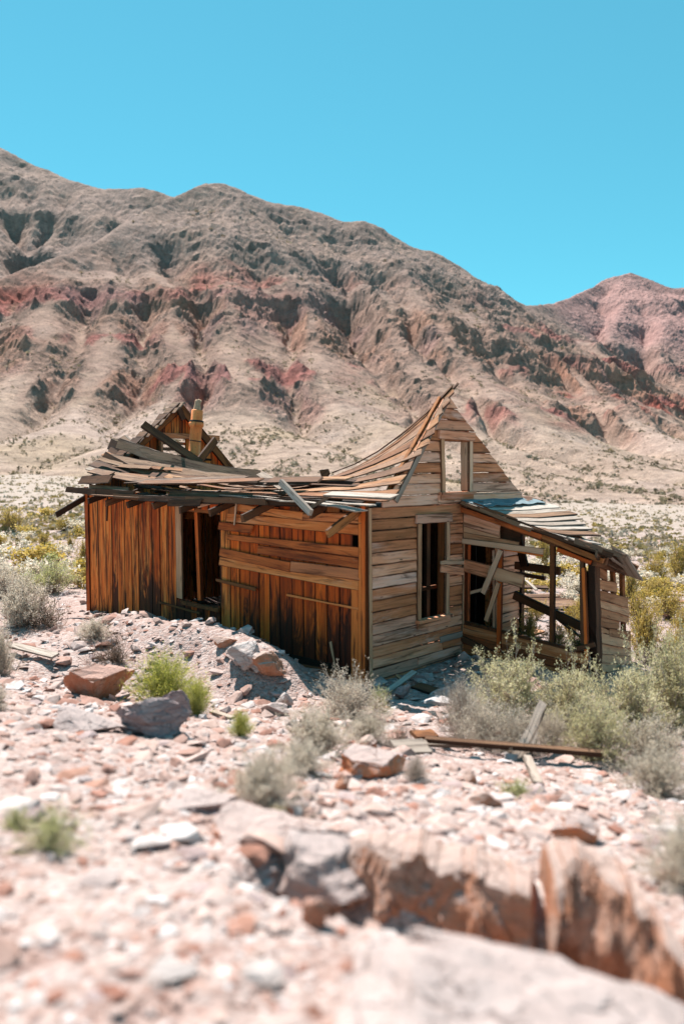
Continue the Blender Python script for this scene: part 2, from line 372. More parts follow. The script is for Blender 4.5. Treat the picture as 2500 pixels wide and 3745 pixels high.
for q in ((400, 885, 770), (150, 990, 690), (-50, 1060, 640), (600, 800, 850),                                      # gully behind the front spur
          (860, 1300, 400), (1180, 1385, 385), (800, 1040, 580), (400, 1180, 450), (1250, 1250, 500), (1600, 1200, 560), (1450, 1480, 340), (620, 1440, 330),
          (1330, 1330, 430), (1000, 1480, 310), (1050, 1640, 235), (300, 1470, 310), (100, 1640, 235), (-200, 1600, 260), (-200, 1700, 190), (1700, 1550, 300), (1900, 1480, 380), (1900, 1740, 220), (600, 1690, 205),
          (1250, 1745, 190), (1600, 1750, 200), (2000, 1250, 690), (2160, 1400, 540), (2300, 1540, 420), (2120, 1715, 240), (2400, 1770, 215),
          (2180, 1225, 860), (2330, 1440, 610), (2060, 1330, 720), (2360, 1325, 930), (2550, 1330, 930), (2500, 1480, 560), (2500, 1650, 340), (2200, 1170, 1130), (2420, 1190, 1130),
          (-900, 1450, 420), (-900, 950, 800), (3200, 1650, 420), (3100, 1250, 950)):
    mpt(*q)
for px in (-900, -300, 300, 900, 1500, 2100, 2700, 3300):
    for D in (150,):
        x = (px - CX) / FPX * D; mp.append((x, D, float(valley(np.array([x]), np.array([D]))[0]) - 1.5))
for px, D, z in ((-600, 1700, 330), (400, 1500, 150), (1000, 1250, 110), (1500, 1250, 90), (2000, 1750, 150), (2500, 1900, 200), (3200, 1900, 200)):
    mp.append(((px - CX) / FPX * D, D, z))
mp = np.array(mp)
CELL = 4.5
mx = np.arange(-760, 940, CELL); my = np.arange(130, 1760, CELL)
MX, MY = np.meshgrid(mx, my, indexing='ij')
f_m = tps(mp[:, :2] / 100, mp[:, 2], 0.0)
z0 = f_m(MX / 100, MY / 100)
base_z = valley(MX, MY) - 2.0
z0 = np.maximum(z0, base_z)
z0 = z0 + fbm(MX / 70, MY / 70, 4, 77) * 9 * sstep(5, 60, z0 - base_z) + fbm(MX / 18, MY / 18, 3, 78) * 2.2 * sstep(3, 20, z0 - base_z)
el0 = z0 - base_z
qq = MX * 0.93 + MY * 0.37 + 30 * fbm(MX / 110, MY / 110, 3, 83); ll = -MX * 0.37 + MY * 0.93
z0 = z0 - 17 * sstep(8, 60, el0) + (ridged(qq / 95, ll / 400, 2, 85, 0.45) - 0.45) * 20 * sstep(6, 55, el0)
# spurs that run down from the crest: tent-shaped ridges with straight facets
spurs = [[(860, 1290, 405), (980, 1470, 320), (1090, 1650, 238)], [(860, 1290, 405), (740, 1480, 310), (650, 1640, 235)],
         [(1185, 1380, 392), (1300, 1520, 320), (1420, 1690, 232)], [(1185, 1380, 392), (1130, 1560, 290), (1190, 1700, 218)],
         [(1276, 821, 782), (1330, 1000, 640), (1470, 1170, 530), (1640, 1400, 400), (1880, 1660, 255)],
         [(1594, 917, 810), (1740, 1130, 630), (1980, 1390, 480), (2300, 1700, 262)], [(1754, 1044, 835), (2000, 1240, 690), (2200, 1400, 545), (2520, 1600, 380)],
         [(797, 663, 762), (815, 900, 640), (845, 1100, 520), (860, 1290, 405)], [(1100, 757, 780), (1120, 1000, 620), (1160, 1200, 490), (1185, 1380, 392)],
         [(383, 877, 640), (430, 1080, 510), (340, 1290, 405), (230, 1480, 305)], [(526, 781, 695), (620, 1030, 550), (680, 1230, 440), (560, 1440, 330), (480, 1560, 275)],
         [(207, 940, 590), (160, 1150, 460), (60, 1330, 380), (-60, 1500, 300)], [(1403, 837, 790), (1560, 1080, 600), (1760, 1320, 450), (2010, 1560, 320)],
         [(970, 730, 775), (990, 980, 610), (1010, 1180, 500), (1000, 1330, 420)], [(2180, 1225, 860), (2260, 1330, 720), (2340, 1440, 610)], [(2180, 1225, 860), (2080, 1310, 740)],
         [(2304, 996, 1490), (2260, 1130, 1200), (2200, 1230, 1000)], [(2455, 1052, 1450), (2420, 1170, 1150), (2400, 1290, 980)]]
wx, wy = 9 * fbm(MX / 45, MY / 45, 3, 87), 9 * fbm(MX / 45, MY / 45, 3, 88)
for sp in spurs + [crest_front, crest_back, crest_right]:
    pts = [gp(*q) for q in sp]
    for a, b in zip(pts[:-1], pts[1:]):
        ex_, ey_ = b.x - a.x, b.y - a.y; L2 = ex_ * ex_ + ey_ * ey_
        t = np.clip(((MX + wx - a.x) * ex_ + (MY + wy - a.y) * ey_) / L2, 0, 1)
        d = np.hypot(MX + wx - a.x - t * ex_, MY + wy - a.y - t * ey_)
        h = a.z + (b.z - a.z) * t
        z0 = np.maximum(z0, h + (2.5 if len(sp) > 7 else 0) - d * 0.74 + 2.0 * fbm(MX / 20, MY / 20, 2, 89))
cmask = np.zeros_like(z0)
for c_ in (crest_front, crest_back, crest_right):
    pts = [gp(*q) for q in c_]
    for a, b in zip(pts[:-1], pts[1:]):
        n = max(2, int((b - a).length / CELL) * 2)
        for s in np.linspace(0, 1, n):
            p = a.lerp(b, s); i, j = int((p.x - mx[0]) / CELL), int((p.y - my[0]) / CELL)
            if 2 < i < len(mx) - 3 and 2 < j < len(my) - 3:
                for di in (-1, 0, 1):
                    for dj in (-1, 0, 1):
                        cmask[i + di, j + dj] = max(cmask[i + di, j + dj], 1 if di == dj == 0 else 0.7)
                z0[i, j] = p.z + (fbm(np.array([p.x / 40]), np.array([p.y / 40]), 3, 9)[0]) * 2.0
Z = z0.copy(); A = np.ones_like(Z)
NB = [(-1, 0, 1.0), (1, 0, 1.0), (0, -1, 1.0), (0, 1, 1.0), (-1, -1, 1.4142), (-1, 1, 1.4142), (1, -1, 1.4142), (1, 1, 1.4142)]
def shf(a, dx, dy):
    p = np.pad(a, 1, mode='edge'); return p[1 + dx:1 + dx + a.shape[0], 1 + dy:1 + dy + a.shape[1]]
keep = 1 - 0.92 * cmask
keep[:2] = keep[-2:] = 0; keep[:, :2] = keep[:, -2:] = 0
strata_n = fbm(MX / 120, MY / 120, 3, 41)
wgt = None
for it in range(140):
    drops = [np.maximum(0, (Z - shf(Z, dx, dy)) / (dl * CELL)) for dx, dy, dl in NB]
    smax = np.maximum.reduce(drops)
    w = [d ** 1.6 for d in drops]; sw = sum(w) + 1e-9
    inflow = np.zeros_like(A)
    for (dx, dy, dl), wk in zip(NB, w):
        inflow += shf(A * wk / sw, -dx, -dy)
    A = 1 + inflow
    hard = 1.0 + 0.55 * np.sin((Z + 0.10 * MX + strata_n * 26) / 11.0)
    e = 0.028 * np.sqrt(np.minimum(A, 900)) * smax * hard
    e = np.minimum(e, 0.45 * smax * CELL)
    lap = sum(shf(Z, dx, dy) for dx, dy, dl in NB[:4]) / 4 - Z
    Z = Z + keep * (-e + 0.10 * lap)
    over = np.maximum(0, smax - 1.25)
    Z = Z - keep * over * 0.5
    Z = np.maximum(Z, base_z)
lapf = sum(shf(Z, dx, dy) for dx, dy, dl in NB) / 8 - Z
flow = np.log(A)

def bil(G, x, y):
    fx = np.clip((x - mx[0]) / CELL, 1, len(mx) - 3.001); fy = np.clip((y - my[0]) / CELL, 1, len(my) - 3.001)
    i = fx.astype(int); j = fy.astype(int); s = fx - i; t = fy - j
    def w4(t): return [((-t + 2) * t - 1) * t / 2, ((3 * t - 5) * t * t + 2) / 2, ((-3 * t + 4) * t + 1) * t / 2, (t - 1) * t * t / 2]
    ws, wt = w4(s), w4(t); o = 0
    for a in range(4):
        for b in range(4): o = o + ws[a] * wt[b] * G[i + a - 1, j + b - 1]
    return o
gxs, gys = np.gradient(Z, CELL)
slope = np.hypot(gxs, gys)
th2 = np.linspace(-0.56, 0.56, 640)
r2 = np.exp(np.linspace(math.log(136), math.log(1720), 620))
RR, TT = np.meshgrid(r2, th2, indexing='ij')
X, Y = RR * np.tan(TT), RR
HZ = bil(Z, X, Y); SL = bil(slope, X, Y); LP = bil(lapf, X, Y); FL = bil(flow, X, Y)
elev = HZ - valley(X, Y)
up = sstep(4, 40, elev)
steep = sstep(0.42, 0.8, SL + 0.12 * fbm(X / 16, Y / 16, 3, 60))
outc = sstep(0.0, 0.3, fbm(X / 32 + HZ / 60, Y / 32, 4, 58)) * sstep(18, 45, elev)
rocky = np.clip(steep * 0.9 + 0.55 * outc + sstep(110, 190, elev + 50 * fbm(X / 80, Y / 80, 3, 61)) * 0.75, 0, 1)
det = (ridged(X / 17, Y / 17 + HZ / 30, 5, 51, 0.6) - 0.4) * (9 - 3.5 * sstep(110, 200, elev)) * rocky + fbm(X / 5.5, Y / 5.5, 3, 52) * (0.5 + 1.0 * rocky) * sstep(1, 12, elev)
st = (HZ + 0.10 * X + 26 * fbm(X / 120, Y / 120, 3, 41)) / 11.0
st2 = (HZ - 0.16 * X + 18 * fbm(X / 60, Y / 60, 3, 46)) / 7.0
det = det + sstep(-0.1, 0.45, np.sin(st2)) * (3.8 - 2.9 * sstep(105, 180, elev)) * rocky
cb = cmask.copy()
for _ in range(3): cb = np.maximum.reduce([cb] + [0.75 * shf(cb, dx, dy) for dx, dy, dl in NB])
det = det * (1 - 0.75 * np.clip(bil(cb, X, Y), 0, 1))
HZ2 = HZ + det * up
def mixc(a, b, t): return a * (1 - t[..., None]) + np.asarray(b) * t[..., None]
N1 = fbm(X / 45, Y / 45, 3, 63); N2 = fbm(X / 18, Y / 18, 4, 65)
C = np.ones(X.shape + (3,)) * np.array((0.315, 0.245, 0.20))
C = mixc(C, (0.36, 0.29, 0.255), sstep(-0.2, 0.5, N1) * 0.8)
C = mixc(C, (0.285, 0.225, 0.155), sstep(0.05, 0.5, fbm(X / 30, Y / 60, 3, 66)) * 0.6)
mid = sstep(14, 40, elev) * sstep(210, 120, elev)
cliff = sstep(0.50, 0.80, SL + 0.18 * N2)
C = mixc(C, (0.255, 0.178, 0.145), sstep(22, 60, elev + 14 * N1) * 0.72)
C = mixc(C, (0.225, 0.15, 0.122), mid * np.clip(outc + sstep(0.3, 0.65, SL + 0.2 * N2), 0, 1) * 0.7)
C = mixc(C, (0.30, 0.165, 0.115), mid * cliff * sstep(-0.2, 0.35, N1) * 0.75)
band = sstep(0.62, 0.95, np.sin((HZ - 0.13 * X + 26 * fbm(X / 120, Y / 120, 3, 41)) / 26.0 + 1.2 + 1.1 * fbm(X / 40, Y / 40, 2, 64)))
fine = sstep(0.3, 0.8, np.sin((HZ - 0.16 * X + 18 * fbm(X / 60, Y / 60, 3, 46)) / 7.0)) * sstep(-0.05, 0.3, fbm(X / 75, Y / 75, 3, 47))
C = mixc(C, (0.25, 0.095, 0.085), fine * mid * sstep(0.2, 0.55, rocky + 0.3 * N2) * 0.85)
C = mixc(C, (0.27, 0.088, 0.068), sstep(-0.15, 0.25, fbm(X / 50 + 9, Y / 50, 3, 48)) * band * mid * sstep(0.3, 0.62, SL + 0.3 * N2) * sstep(35, 60, elev) * 1.0)
C = mixc(C, (0.27, 0.155, 0.155), mid * sstep(0.15, 0.45, fbm(X / 60 + 5, Y / 60, 3, 73)) * cliff * 0.4)
top = sstep(105, 200, elev + 45 * fbm(X / 70, Y / 70, 3, 61))
C = mixc(C, (0.235, 0.178, 0.158), top * (0.5 + 0.4 * sstep(-0.3, 0.4, fbm(X / 20, Y / 20, 4, 69))))
C = mixc(C, (0.18, 0.14, 0.125), top * sstep(0.15, 0.5, N2) * cliff * 0.8)
rf = sstep(900, 1150, Y) * sstep(180, 320, X)
C = mixc(C, (0.29, 0.18, 0.172), rf * 0.85)
C = mixc(C, (0.15, 0.125, 0.125), sstep(0.1, 0.45, fbm(X / 24, Y / 24, 3, 70)) * sstep(70, 120, X) * sstep(330, 240, Y) * sstep(5, 14, elev) * 0.8)
C = C * np.array((1.12, 1.035, 1.01)) * (1 + 0.22 * fbm(X / 7, Y / 7, 3, 71))[..., None]
V = np.stack([X, Y, HZ2], -1).reshape(-1, 3)
ni, nj = X.shape
ii, jj = np.meshgrid(np.arange(ni - 1), np.arange(nj - 1), indexing='ij')
F = np.stack([ii * nj + jj, ii * nj + jj + 1, (ii + 1) * nj + jj + 1, (ii + 1) * nj + jj], -1).reshape(-1, 4)
m_me = np_mesh('mountain', V, F, False); set_col(m_me, C.reshape(-1, 3))
T = NT('mountain_rock')
at = T.n('VertexColor', layer_name='col').outputs[0]
gpos = T.n('NewGeometry').outputs['Position']
n1 = T.noise(gpos, 0.16, 8, 0.7); n2 = T.noise(gpos, 0.9, 5, 0.7)
cc = T.mix(1.0, at, T.ramp(n1, [(0.3, (0.62, 0.60, 0.58)), (0.5, (1, 1, 1)), (0.7, (1.32, 1.3, 1.27))]), 'MULTIPLY')
cc = T.mix(1.0, cc, T.ramp(n2, [(0.33, (0.6, 0.58, 0.55)), (0.46, (1, 1, 1)), (0.75, (1.2, 1.2, 1.2))]), 'MULTIPLY')
M['mountain'] = T.out(cc, 0.95, T.bump(T.math('ADD', n1, T.math('MULTIPLY', n2, 0.35)), 0.9, 3.0), 0.1)
tag(link('mountain', m_me, M['mountain']), kind='structure')
def zmount(x, y): return bil(Z, np.asarray(x, float), np.asarray(y, float))
# ------------------------------------------------------------------ the cabin
rnd = random.Random(5)
cabin = empty('cabin', C0, math.atan2(UY, UX))
tag(cabin, 'collapsing wooden cabin of stained boards with a caved-in roof and a lean-to porch', 'cabin')
UV, VV = Vector((UX, UY, 0)), Vector((-UY, UX, 0))
def on_u(px, py, u=0.0):
    """photo pixel -> cabin coordinates on the plane u = const (the long wall and planes parallel to it)"""
    r = ray(px, py); D = (u + C0.dot(UV)) / r.dot(UV); p = Vector((0, 0, EYE)) + r * D - C0
    return Vector((u, p.dot(VV), p.z))
def on_v(px, py, v=0.0):
    r = ray(px, py); D = (v + C0.dot(VV)) / r.dot(VV); p = Vector((0, 0, EYE)) + r * D - C0
    return Vector((p.dot(UV), v, p.z))

def plank_mesh(pts, nrms, w, t, cut0=0.0, cut1=0.0, taper=1.0, rough=0.004, jag=0.0, sub=1, seed=0):
    """board along a path: local frame at the first point, x along the board"""
    rg = random.Random(seed)
    P = [Vector(p) for p in pts]; N = [Vector(n) for n in nrms]
    if sub > 1:
        P2, N2 = [], []
        for i in range(len(P) - 1):
            for k in range(sub): P2.append(P[i].lerp(P[i + 1], k / sub)); N2.append(N[i].lerp(N[i + 1], k / sub))
        P2.append(P[-1]); N2.append(N[-1]); P, N = P2, N2
    A = P[0]; X = (P[-1] - A).normalized(); Zn = (N[0] - X * N[0].dot(X)).normalized(); Y = Zn.cross(X)
    Mx = Matrix(((X.x, Y.x, Zn.x, A.x), (X.y, Y.y, Zn.y, A.y), (X.z, Y.z, Zn.z, A.z), (0, 0, 0, 1)))
    Mi = Mx.inverted(); n = len(P); vs = []
    for i in range(n):
        tg = (P[min(i + 1, n - 1)] - P[max(i - 1, 0)]).normalized()
        nz = (N[i] - tg * N[i].dot(tg)).normalized(); ny = nz.cross(tg)
        s = i / (n - 1); hw = w / 2 * (1 + (taper - 1) * s)
        c = P[i]; ends = (i == 0, i == n - 1)
        for sy, sz in ((1, 1), (-1, 1), (-1, -1), (1, -1)):
            d = ny * (sy * (hw + rg.uniform(-rough, rough))) + nz * (sz * t / 2)
            if ends[0]: d += tg * (cut0 * sy * 0.5 + rg.uniform(-jag, jag))
            if ends[1]: d += tg * (cut1 * sy * 0.5 + rg.uniform(-jag, jag))
            vs.append(Mi @ (c + d))
    F = []
    for i in range(n - 1):
        a, b = 4 * i, 4 * i + 4
        for k in range(4): F.append((a + k, a + (k + 1) % 4, b + (k + 1) % 4, b + k))
    F.append((3, 2, 1, 0)); e = 4 * (n - 1); F.append((e, e + 1, e + 2, e + 3))
    me = np_mesh('board', [tuple(v) for v in vs], [f[::-1] for f in F], False)
    at = me.attributes.new('across', 'FLOAT', 'POINT'); at.data.foreach_set('value', np.tile(np.array([1, -1, -1, 1], np.float32), n))
    return me, Mx
_sd = [0]
def plank(name, parent, A, B, w, t, nrm, mat, bow=0.0, side=0.0, nseg=5, nrm1=None, **kw):
    """straight or slightly bent board from A to B (cabin coordinates)"""
    _sd[0] += 1
    A, B, nrm = Vector(A), Vector(B), Vector(nrm).normalized()
    n1 = Vector(nrm1).normalized() if nrm1 is not None else nrm
    sd = nrm.cross((B - A).normalized())
    pts, ns = [], []
    for i in range(nseg + 1):
        s = i / nseg
        pts.append(A.lerp(B, s) + nrm * (bow * 4 * s * (1 - s)) + sd * (side * 4 * s * (1 - s))); ns.append(nrm.lerp(n1, s))
    me, Mx = plank_mesh(pts, ns, w, t, seed=_sd[0], **kw)
    o = link(name, me, M[mat], parent); o.matrix_local = Mx
    return o
def curved(name, parent, pts, nrms, w, t, mat, **kw):
    _sd[0] += 1
    me, Mx = plank_mesh(pts, nrms, w, t, seed=_sd[0], sub=3, **kw)
    o = link(name, me, M[mat], parent); o.matrix_local = Mx
    return o
def beams(name, parent, segs, mat):
    """several framing timbers of one part, one mesh"""
    V, F = [], []
    for A, B, w, t, nrm in segs:
        me, Mx = plank_mesh([Vector(A), Vector(A).lerp(Vector(B), .5), Vector(B)], [Vector(nrm)] * 3, w, t, seed=len(V))
        b = len(V); V += [tuple(Mx @ v.co) for v in me.vertices]
        F += [tuple(b + i for i in p.vertices) for p in me.polygons]; bpy.data.meshes.remove(me)
    me = np_mesh(name, V, F, False)
    return link(name, me, M[mat], parent)
NU, NV_, UP = (-1, 0, 0), (0, -1, 0), (0, 0, 1)
U = lambda a, b: rnd.uniform(a, b)

# ---- long wall (faces -u): studs behind, vertical boards, later horizontal siding nailed over them
seg = [((.06, 0, 2.17), (.06, 7.0, 2.25), .05, .1, UP), ((.06, 0, .03), (.06, 7.0, .03), .1, .1, UP)]
for v in (0.1, 1.2, 2.3, 3.05, 4.75, 5.6, 6.9): seg.append(((.09, v, 0), (.09, v, 2.2), .09, .05, NU))
long_wall = beams('long_wall', cabin, seg, 'inner')
jx = [330, 362, 390, 411, 432, 458, 484, 509, 534, 559, 587, 617, 648]
for a, b in zip(jx[:-1], jx[1:]):
    va, vb = on_u(a, 2000).y, on_u(b, 2000).y
    vm = (va + vb) / 2; ztop = 2.33 + U(-.05, .03) - 0.02 * (7 - vm)
    plank('wall_board', long_wall, (U(-.004, .008), vm + U(-.004, .004), -.16), (U(-.004, .008), vm, ztop), abs(va - vb) - U(.008, .016), .02, NU, 'wall', side=U(-.004, .004), cut1=U(-.03, .03), jag=.012)
va, vb = on_u(317, 2000).y, on_u(330, 2000).y
plank('corner_board', long_wall, (-.012, (va + vb) / 2, -.16), (-.012, (va + vb) / 2 + .015, 2.36), abs(va - vb) - .004, .022, NU, 'trim_orange')
# long vertical splinter hanging near the top left
p = on_u(395, 1785, -.02); q = on_u(391, 1905, -.02)
plank('batten', long_wall, p, q, .05, .02, NU, 'dark', taper=.6)
# window-like opening between P x 672 and 805
p0, p1 = on_u(673, 2193), on_u(805, 2200)
zb = p0.z
for a, b in zip([649, 676, 700, 722, 745, 768, 788], [676, 700, 722, 745, 768, 788, 806]):
    va, vb = on_u(a, 2250).y, on_u(b, 2250).y
    plank('wall_board', long_wall, (U(0, .01), (va + vb) / 2, -.16), (U(0, .01), (va + vb) / 2, zb + U(-.03, .015)), abs(va - vb) - .006, .02, NU, 'wall_dark', jag=.01)
for a, b, yb in ((674, 690, 1860), (700, 712, 1862), (736, 762, 1866), (766, 803, 1873)):
    va, vb = on_u(a, 1840).y, on_u(b, 1840).y
    plank('wall_board', long_wall, (.004, (va + vb) / 2, on_u(a, yb).z), (.004, (va + vb) / 2, 2.25), abs(va - vb) - .006, .02, NU, 'trim_orange', jag=.02)
opening = beams('opening', cabin, [((-.035, p0.y + .02, zb - .04), (-.035, p1.y - .02, zb - .05), .06, .05, NU)], 'frame')
plank('header', opening, (.035, p0.y, 2.05), (.035, p1.y, 2.02), .06, .05, NU, 'frame')
va, vb = on_u(650, 2000).y, on_u(672, 2000).y
plank('jamb', opening, (-.03, (va + vb) / 2 - .01, zb + .02), (-.03, (va + vb) / 2, on_u(650, 1822).z), abs(va - vb) - .004, .028, NU, 'trim', jag=.01)
a, b = on_u(734, 2195, .06), on_u(719, 1815, .06)
plank('post', opening, a, b, .085, .06, NU, 'trim_orange')
a, b = on_u(582, 2202, -.03), on_u(732, 2243, -.03)
plank('batten', long_wall, a, b, .035, .02, NU, 'frame')
# right half: vertical boards set a little deeper
jx = [806, 842, 876, 911, 946, 984, 1021, 1066, 1107, 1150, 1193, 1240, 1286]
for k, (a, b) in enumerate(zip(jx[:-1], jx[1:])):
    va, vb = on_u(a, 2250).y, on_u(b, 2250).y
    gap = .03 if k == 10 else U(.008, .015)
    ztop = 2.2 - (U(0, .08) if k > 2 else 0)
    plank('wall_board', long_wall, (.022 + U(-.003, .005), (va + vb) / 2, -.16), (.022 + U(-.003, .005), (va + vb) / 2, ztop), abs(va - vb) - gap, .02, NU, 'wall_dark' if k > 0 else 'wall', cut1=U(-.03, .03), jag=.012)
def c2(x, y): return 760 + .408 * x, 1700 + .408 * y
def board_c2(l, r, u, mat, name='siding_board', t=.022, **kw):
    """siding board given by its left and right end, each (x, top, bottom) in zoom pixels"""
    a0, a1 = on_u(*c2(l[0], l[1]), u), on_u(*c2(l[0], l[2]), u); b0, b1 = on_u(*c2(r[0], r[1]), u), on_u(*c2(r[0], r[2]), u)
    wl, wr = abs(a0.z - a1.z), abs(b0.z - b1.z)
    return plank(name, long_wall, (a0 + a1) / 2, (b0 + b1) / 2, wl * .93, t, (-1, 0, .16), mat, taper=wr / wl, **kw)
board_c2((262, 345, 420), (860, 425, 505), -.004, 'siding_red', jag=.02)
board_c2((850, 432, 502), (1385, 425, 535), -.022, 'siding_red', jag=.012)
board_c2((175, 428, 512), (1372, 535, 640), -.006, 'siding_red', jag=.012)
board_c2((103, 505, 585), (395, 540, 618), -.022, 'siding_red', jag=.04)
board_c2((175, 622, 672), (1366, 738, 838), -.016, 'siding_red', jag=.015)
board_c2((450, 718, 800), (1366, 835, 938), -.004, 'siding_red', jag=.012)
board_c2((113, 740, 822), (738, 868, 965), -.02, 'siding_red', jag=.012, bow=.01)
board_c2((744, 856, 962), (1364, 935, 1040), -.024, 'siding_red', jag=.008)
board_c2((110, 822, 905), (1362, 1036, 1132), -.006, 'siding_red', jag=.012)
board_c2((72, 1018, 1044), (425, 1098, 1132), -.035, 'frame', 'batten', jag=.03)
board_c2((708, 1158, 1176), (1357, 1283, 1306), -.012, 'siding_red', 'batten')
board_c2((115, 1520, 1560), (300, 1545, 1590), -.02, 'dark', 'batten')
a, b = on_u(*c2(1100, 1590), -.02), on_u(*c2(1150, 1850), -.02)
plank('splinter', long_wall, a, b, .045, .012, NU, 'trim', taper=.55, jag=.02)
# short studs and blocks under the eave
for x0, x1, y0, y1 in ((455, 560, 320, 360), (965, 1050, 350, 430), (1068, 1190, 372, 425), (1208, 1325, 360, 422), (190, 262, 335, 440), (745, 830, 352, 412)):
    a, b = on_u(*c2((x0 + x1) / 2, y1), .006), on_u(*c2((x0 + x1) / 2, y0), .006)
    w_ = abs(on_u(*c2(x0, y1), .006).y - on_u(*c2(x1, y1), .006).y)
    plank('block', long_wall, a, b, w_, .03, NU, 'frame')
# corner trim
va, vb = on_u(1286, 2300).y, on_u(1316, 2300).y
plank('corner_board', long_wall, (-.008, (va + vb) / 2, -.16), (-.008, (va + vb) / 2, 1.15), abs(va - vb) - .004, .024, NU, 'trim_orange', jag=.02)
va, vb = on_u(1319, 2200).y, on_u(1333, 2200).y
plank('corner_board', long_wall, (-.03, (va + vb) / 2, -.16), (-.03, (va + vb) / 2, 2.12), abs(va - vb) + .02, .024, NU, 'trim_orange')
plank('corner_post', long_wall, (-.022, .03, -.16), (-.022, .03, 2.26), .07, .07, NU, 'trim_orange')
# boards leaning on the foot of the wall
loose_n = [0]
for (x0, y0, x1, y1, w_, u0, m_) in ((575, 1775, 1195, 1890, .13, -.16, 'porch'), (620, 1850, 1010, 1905, .10, -.22, 'dark'), (560, 1735, 900, 1850, .07, -.12, 'frame')):
    a, b = on_u(*c2(x0, y0), u0), on_u(*c2(x1, y1), u0)
    o = plank('fallen_board', None, a, b, w_, .025, (-.75, 0, .65), m_, jag=.01); o.matrix_world = cabin.matrix_basis @ o.matrix_basis
    lbl = ('wide brown board leaning against the foot of the long wall', 'dark board under the brown board at the foot of the long wall', 'narrow board behind the brown board at the foot of the long wall')[loose_n[0]]
    tag(o, lbl, 'board', 'boards fallen at the foot of the cabin'); loose_n[0] += 1

# ---- gable wall (faces -v)
HR = 3.78                                        # full width of the gable end
def gl(z): return float(np.interp(z, [-1, 2.18, 2.33, 3.76], [0.02, 0.02, .40, 1.655]))
def gr(z): return float(np.interp(z, [-1, 2.20, 2.27, 3.72], [HR, HR, HR, 1.70]))
w0, w1 = on_v(1528, 2262), on_v(1620, 1908)
lw = (w0.x, w1.x, w0.z, w1.z)                    # lower window opening: u0, u1, z0, z1
q0, q1 = on_v(1611, 1797), on_v(1704, 1612)
uw = (q0.x, q1.x, q0.z, q1.z)
door = (2.22, 2.93, -.3, 1.80)
seg = [((0, .08, .03), (HR, .08, .03), .1, .1, UP), ((.1, .09, 2.16), (lw[0] - .2, .09, 2.16), .06, .06, UP)]
for u in (lw[0] - .06, lw[1] + .06, 2.13, 2.99, HR - .05): seg.append(((u, .08, 0), (u, .08, 2.15), .05, .09, NV_))
for u in (uw[0] - .06, uw[1] + .08): seg.append(((u, .08, 2.1), (u, .08, min(3.3, 3.2)), .05, .07, NV_))
seg += [((.42, .07, 2.30), (1.66, .07, 3.70), .09, .05, NV_), ((3.7, .07, 2.24), (1.70, .07, 3.66), .09, .05, NV_)]
gable = beams('gable_wall', cabin, seg, 'frame')
z = -.20; k = 0
while z < 3.70:
    h = .150 + U(-.006, .006); zm = z + h / 2
    iv = [(gl(zm), gr(zm))]
    for o0, o1, oz0, oz1 in (lw, uw, door):
        if oz0 - .04 < zm < oz1 + .05:
            nv = []
            for a, b in iv:
                if o0 > a and o0 < b: nv.append((a, o0 - .01))
                if o1 < b and o1 > a: nv.append((o1 + .01, b))
                if o1 <= a or o0 >= b: nv.append((a, b))
            iv = nv
    for a, b in iv:
        cuts = [a]
        if b - a > 1.6 and rnd.random() < .55: cuts.append(U(a + .5, b - .5))
        if a < 2.13 < b and zm < 2.15 and all(abs(c - 2.13) > .2 for c in cuts): cuts.append(2.13)
        cuts = sorted(cuts) + [b]
        for c, d in zip(cuts[:-1], cuts[1:]):
            if d - c < .06: continue
            ez = U(-.009, .009)
            sl0 = sl1 = 0
            if abs(c - gl(zm)) < 1e-6 and zm > 2.33: sl0 = (gl(z + h) - gl(z)) / 2
            if abs(d - gr(zm)) < 1e-6 and zm > 2.27: sl1 = (gr(z + h) - gr(z)) / 2
            warp = U(-.004, .010)
            plank('clapboard', gable, (c, -.020 + U(-.003, .003), zm - ez), (d, -.020 + U(-.003, .003), zm + ez), h - .004 - U(0, .007), .02, (0, -1, .13), 'clap', cut0=2 * sl0 + U(-.008, .008), cut1=2 * sl1 + U(-.008, .008), bow=warp, jag=.005, rough=.005)
    z += h; k += 1
plank('rake_board', gable, (1.68, -.05, 3.70), (.50, -.05, 2.27), .08, .022, (0, -1, 0), 'grey_board', jag=.01)
plank('corner_board', gable, (.03, -.03, -.16), (.0, -.03, 2.2), .06, .02, NV_, 'trim')
plank('corner_board', gable, (2.11, -.035, -.05), (2.12, -.035, 2.05), .055, .022, NV_, 'trim')
plank('patch_board', gable, (uw[0] - .12, -.045, uw[2] - .1), (HR - .03, -.045, uw[2] - .12), .10, .02, NV_, 'clap', jag=.01)
# a few short patch boards nailed over the siding
for a, b, w_, m_ in (((1609, 2235), (1632, 2225), .1, 'grey_board'),):
    pass
def window(name, box, hd, lean, mats):
    u0, u1, z0, z1 = box
    w = beams(name, cabin, [((u0 - .1, -.05, z0 - .03), (u1 + .12, -.05, z0 - .035), .12, .04, UP)], mats[2])
    plank('jamb', w, (u0 - .045 + lean, -.045, z0 - .02), (u0 - .045, -.045, z1 + .05), .085, .028, NV_, mats[0])
    plank('jamb', w, (u1 + .045 + lean * .3, -.045, z0 - .02), (u1 + .045, -.045, z1 + .05), .085, .028, NV_, mats[0])
    plank('jamb_lining', w, (u0 + .006 + lean, .03, z0), (u0 + .006, .03, z1), .12, .014, (1, 0, 0), mats[1])
    plank('jamb_lining', w, (u1 - .006 + lean * .3, .03, z0), (u1 - .006, .03, z1), .12, .014, (-1, 0, 0), mats[1])
    plank('header', w, (u0 - .13, -.055, z1 + hd), (u1 + .13, -.055, z1 + hd - .01), .13, .03, NV_, mats[2], jag=.012)
    plank('sill', w, (u0 - .09, -.06, z0 - .085), (u1 + .10, -.06, z0 - .09), .085, .024, NV_, mats[2], jag=.01)
    return w
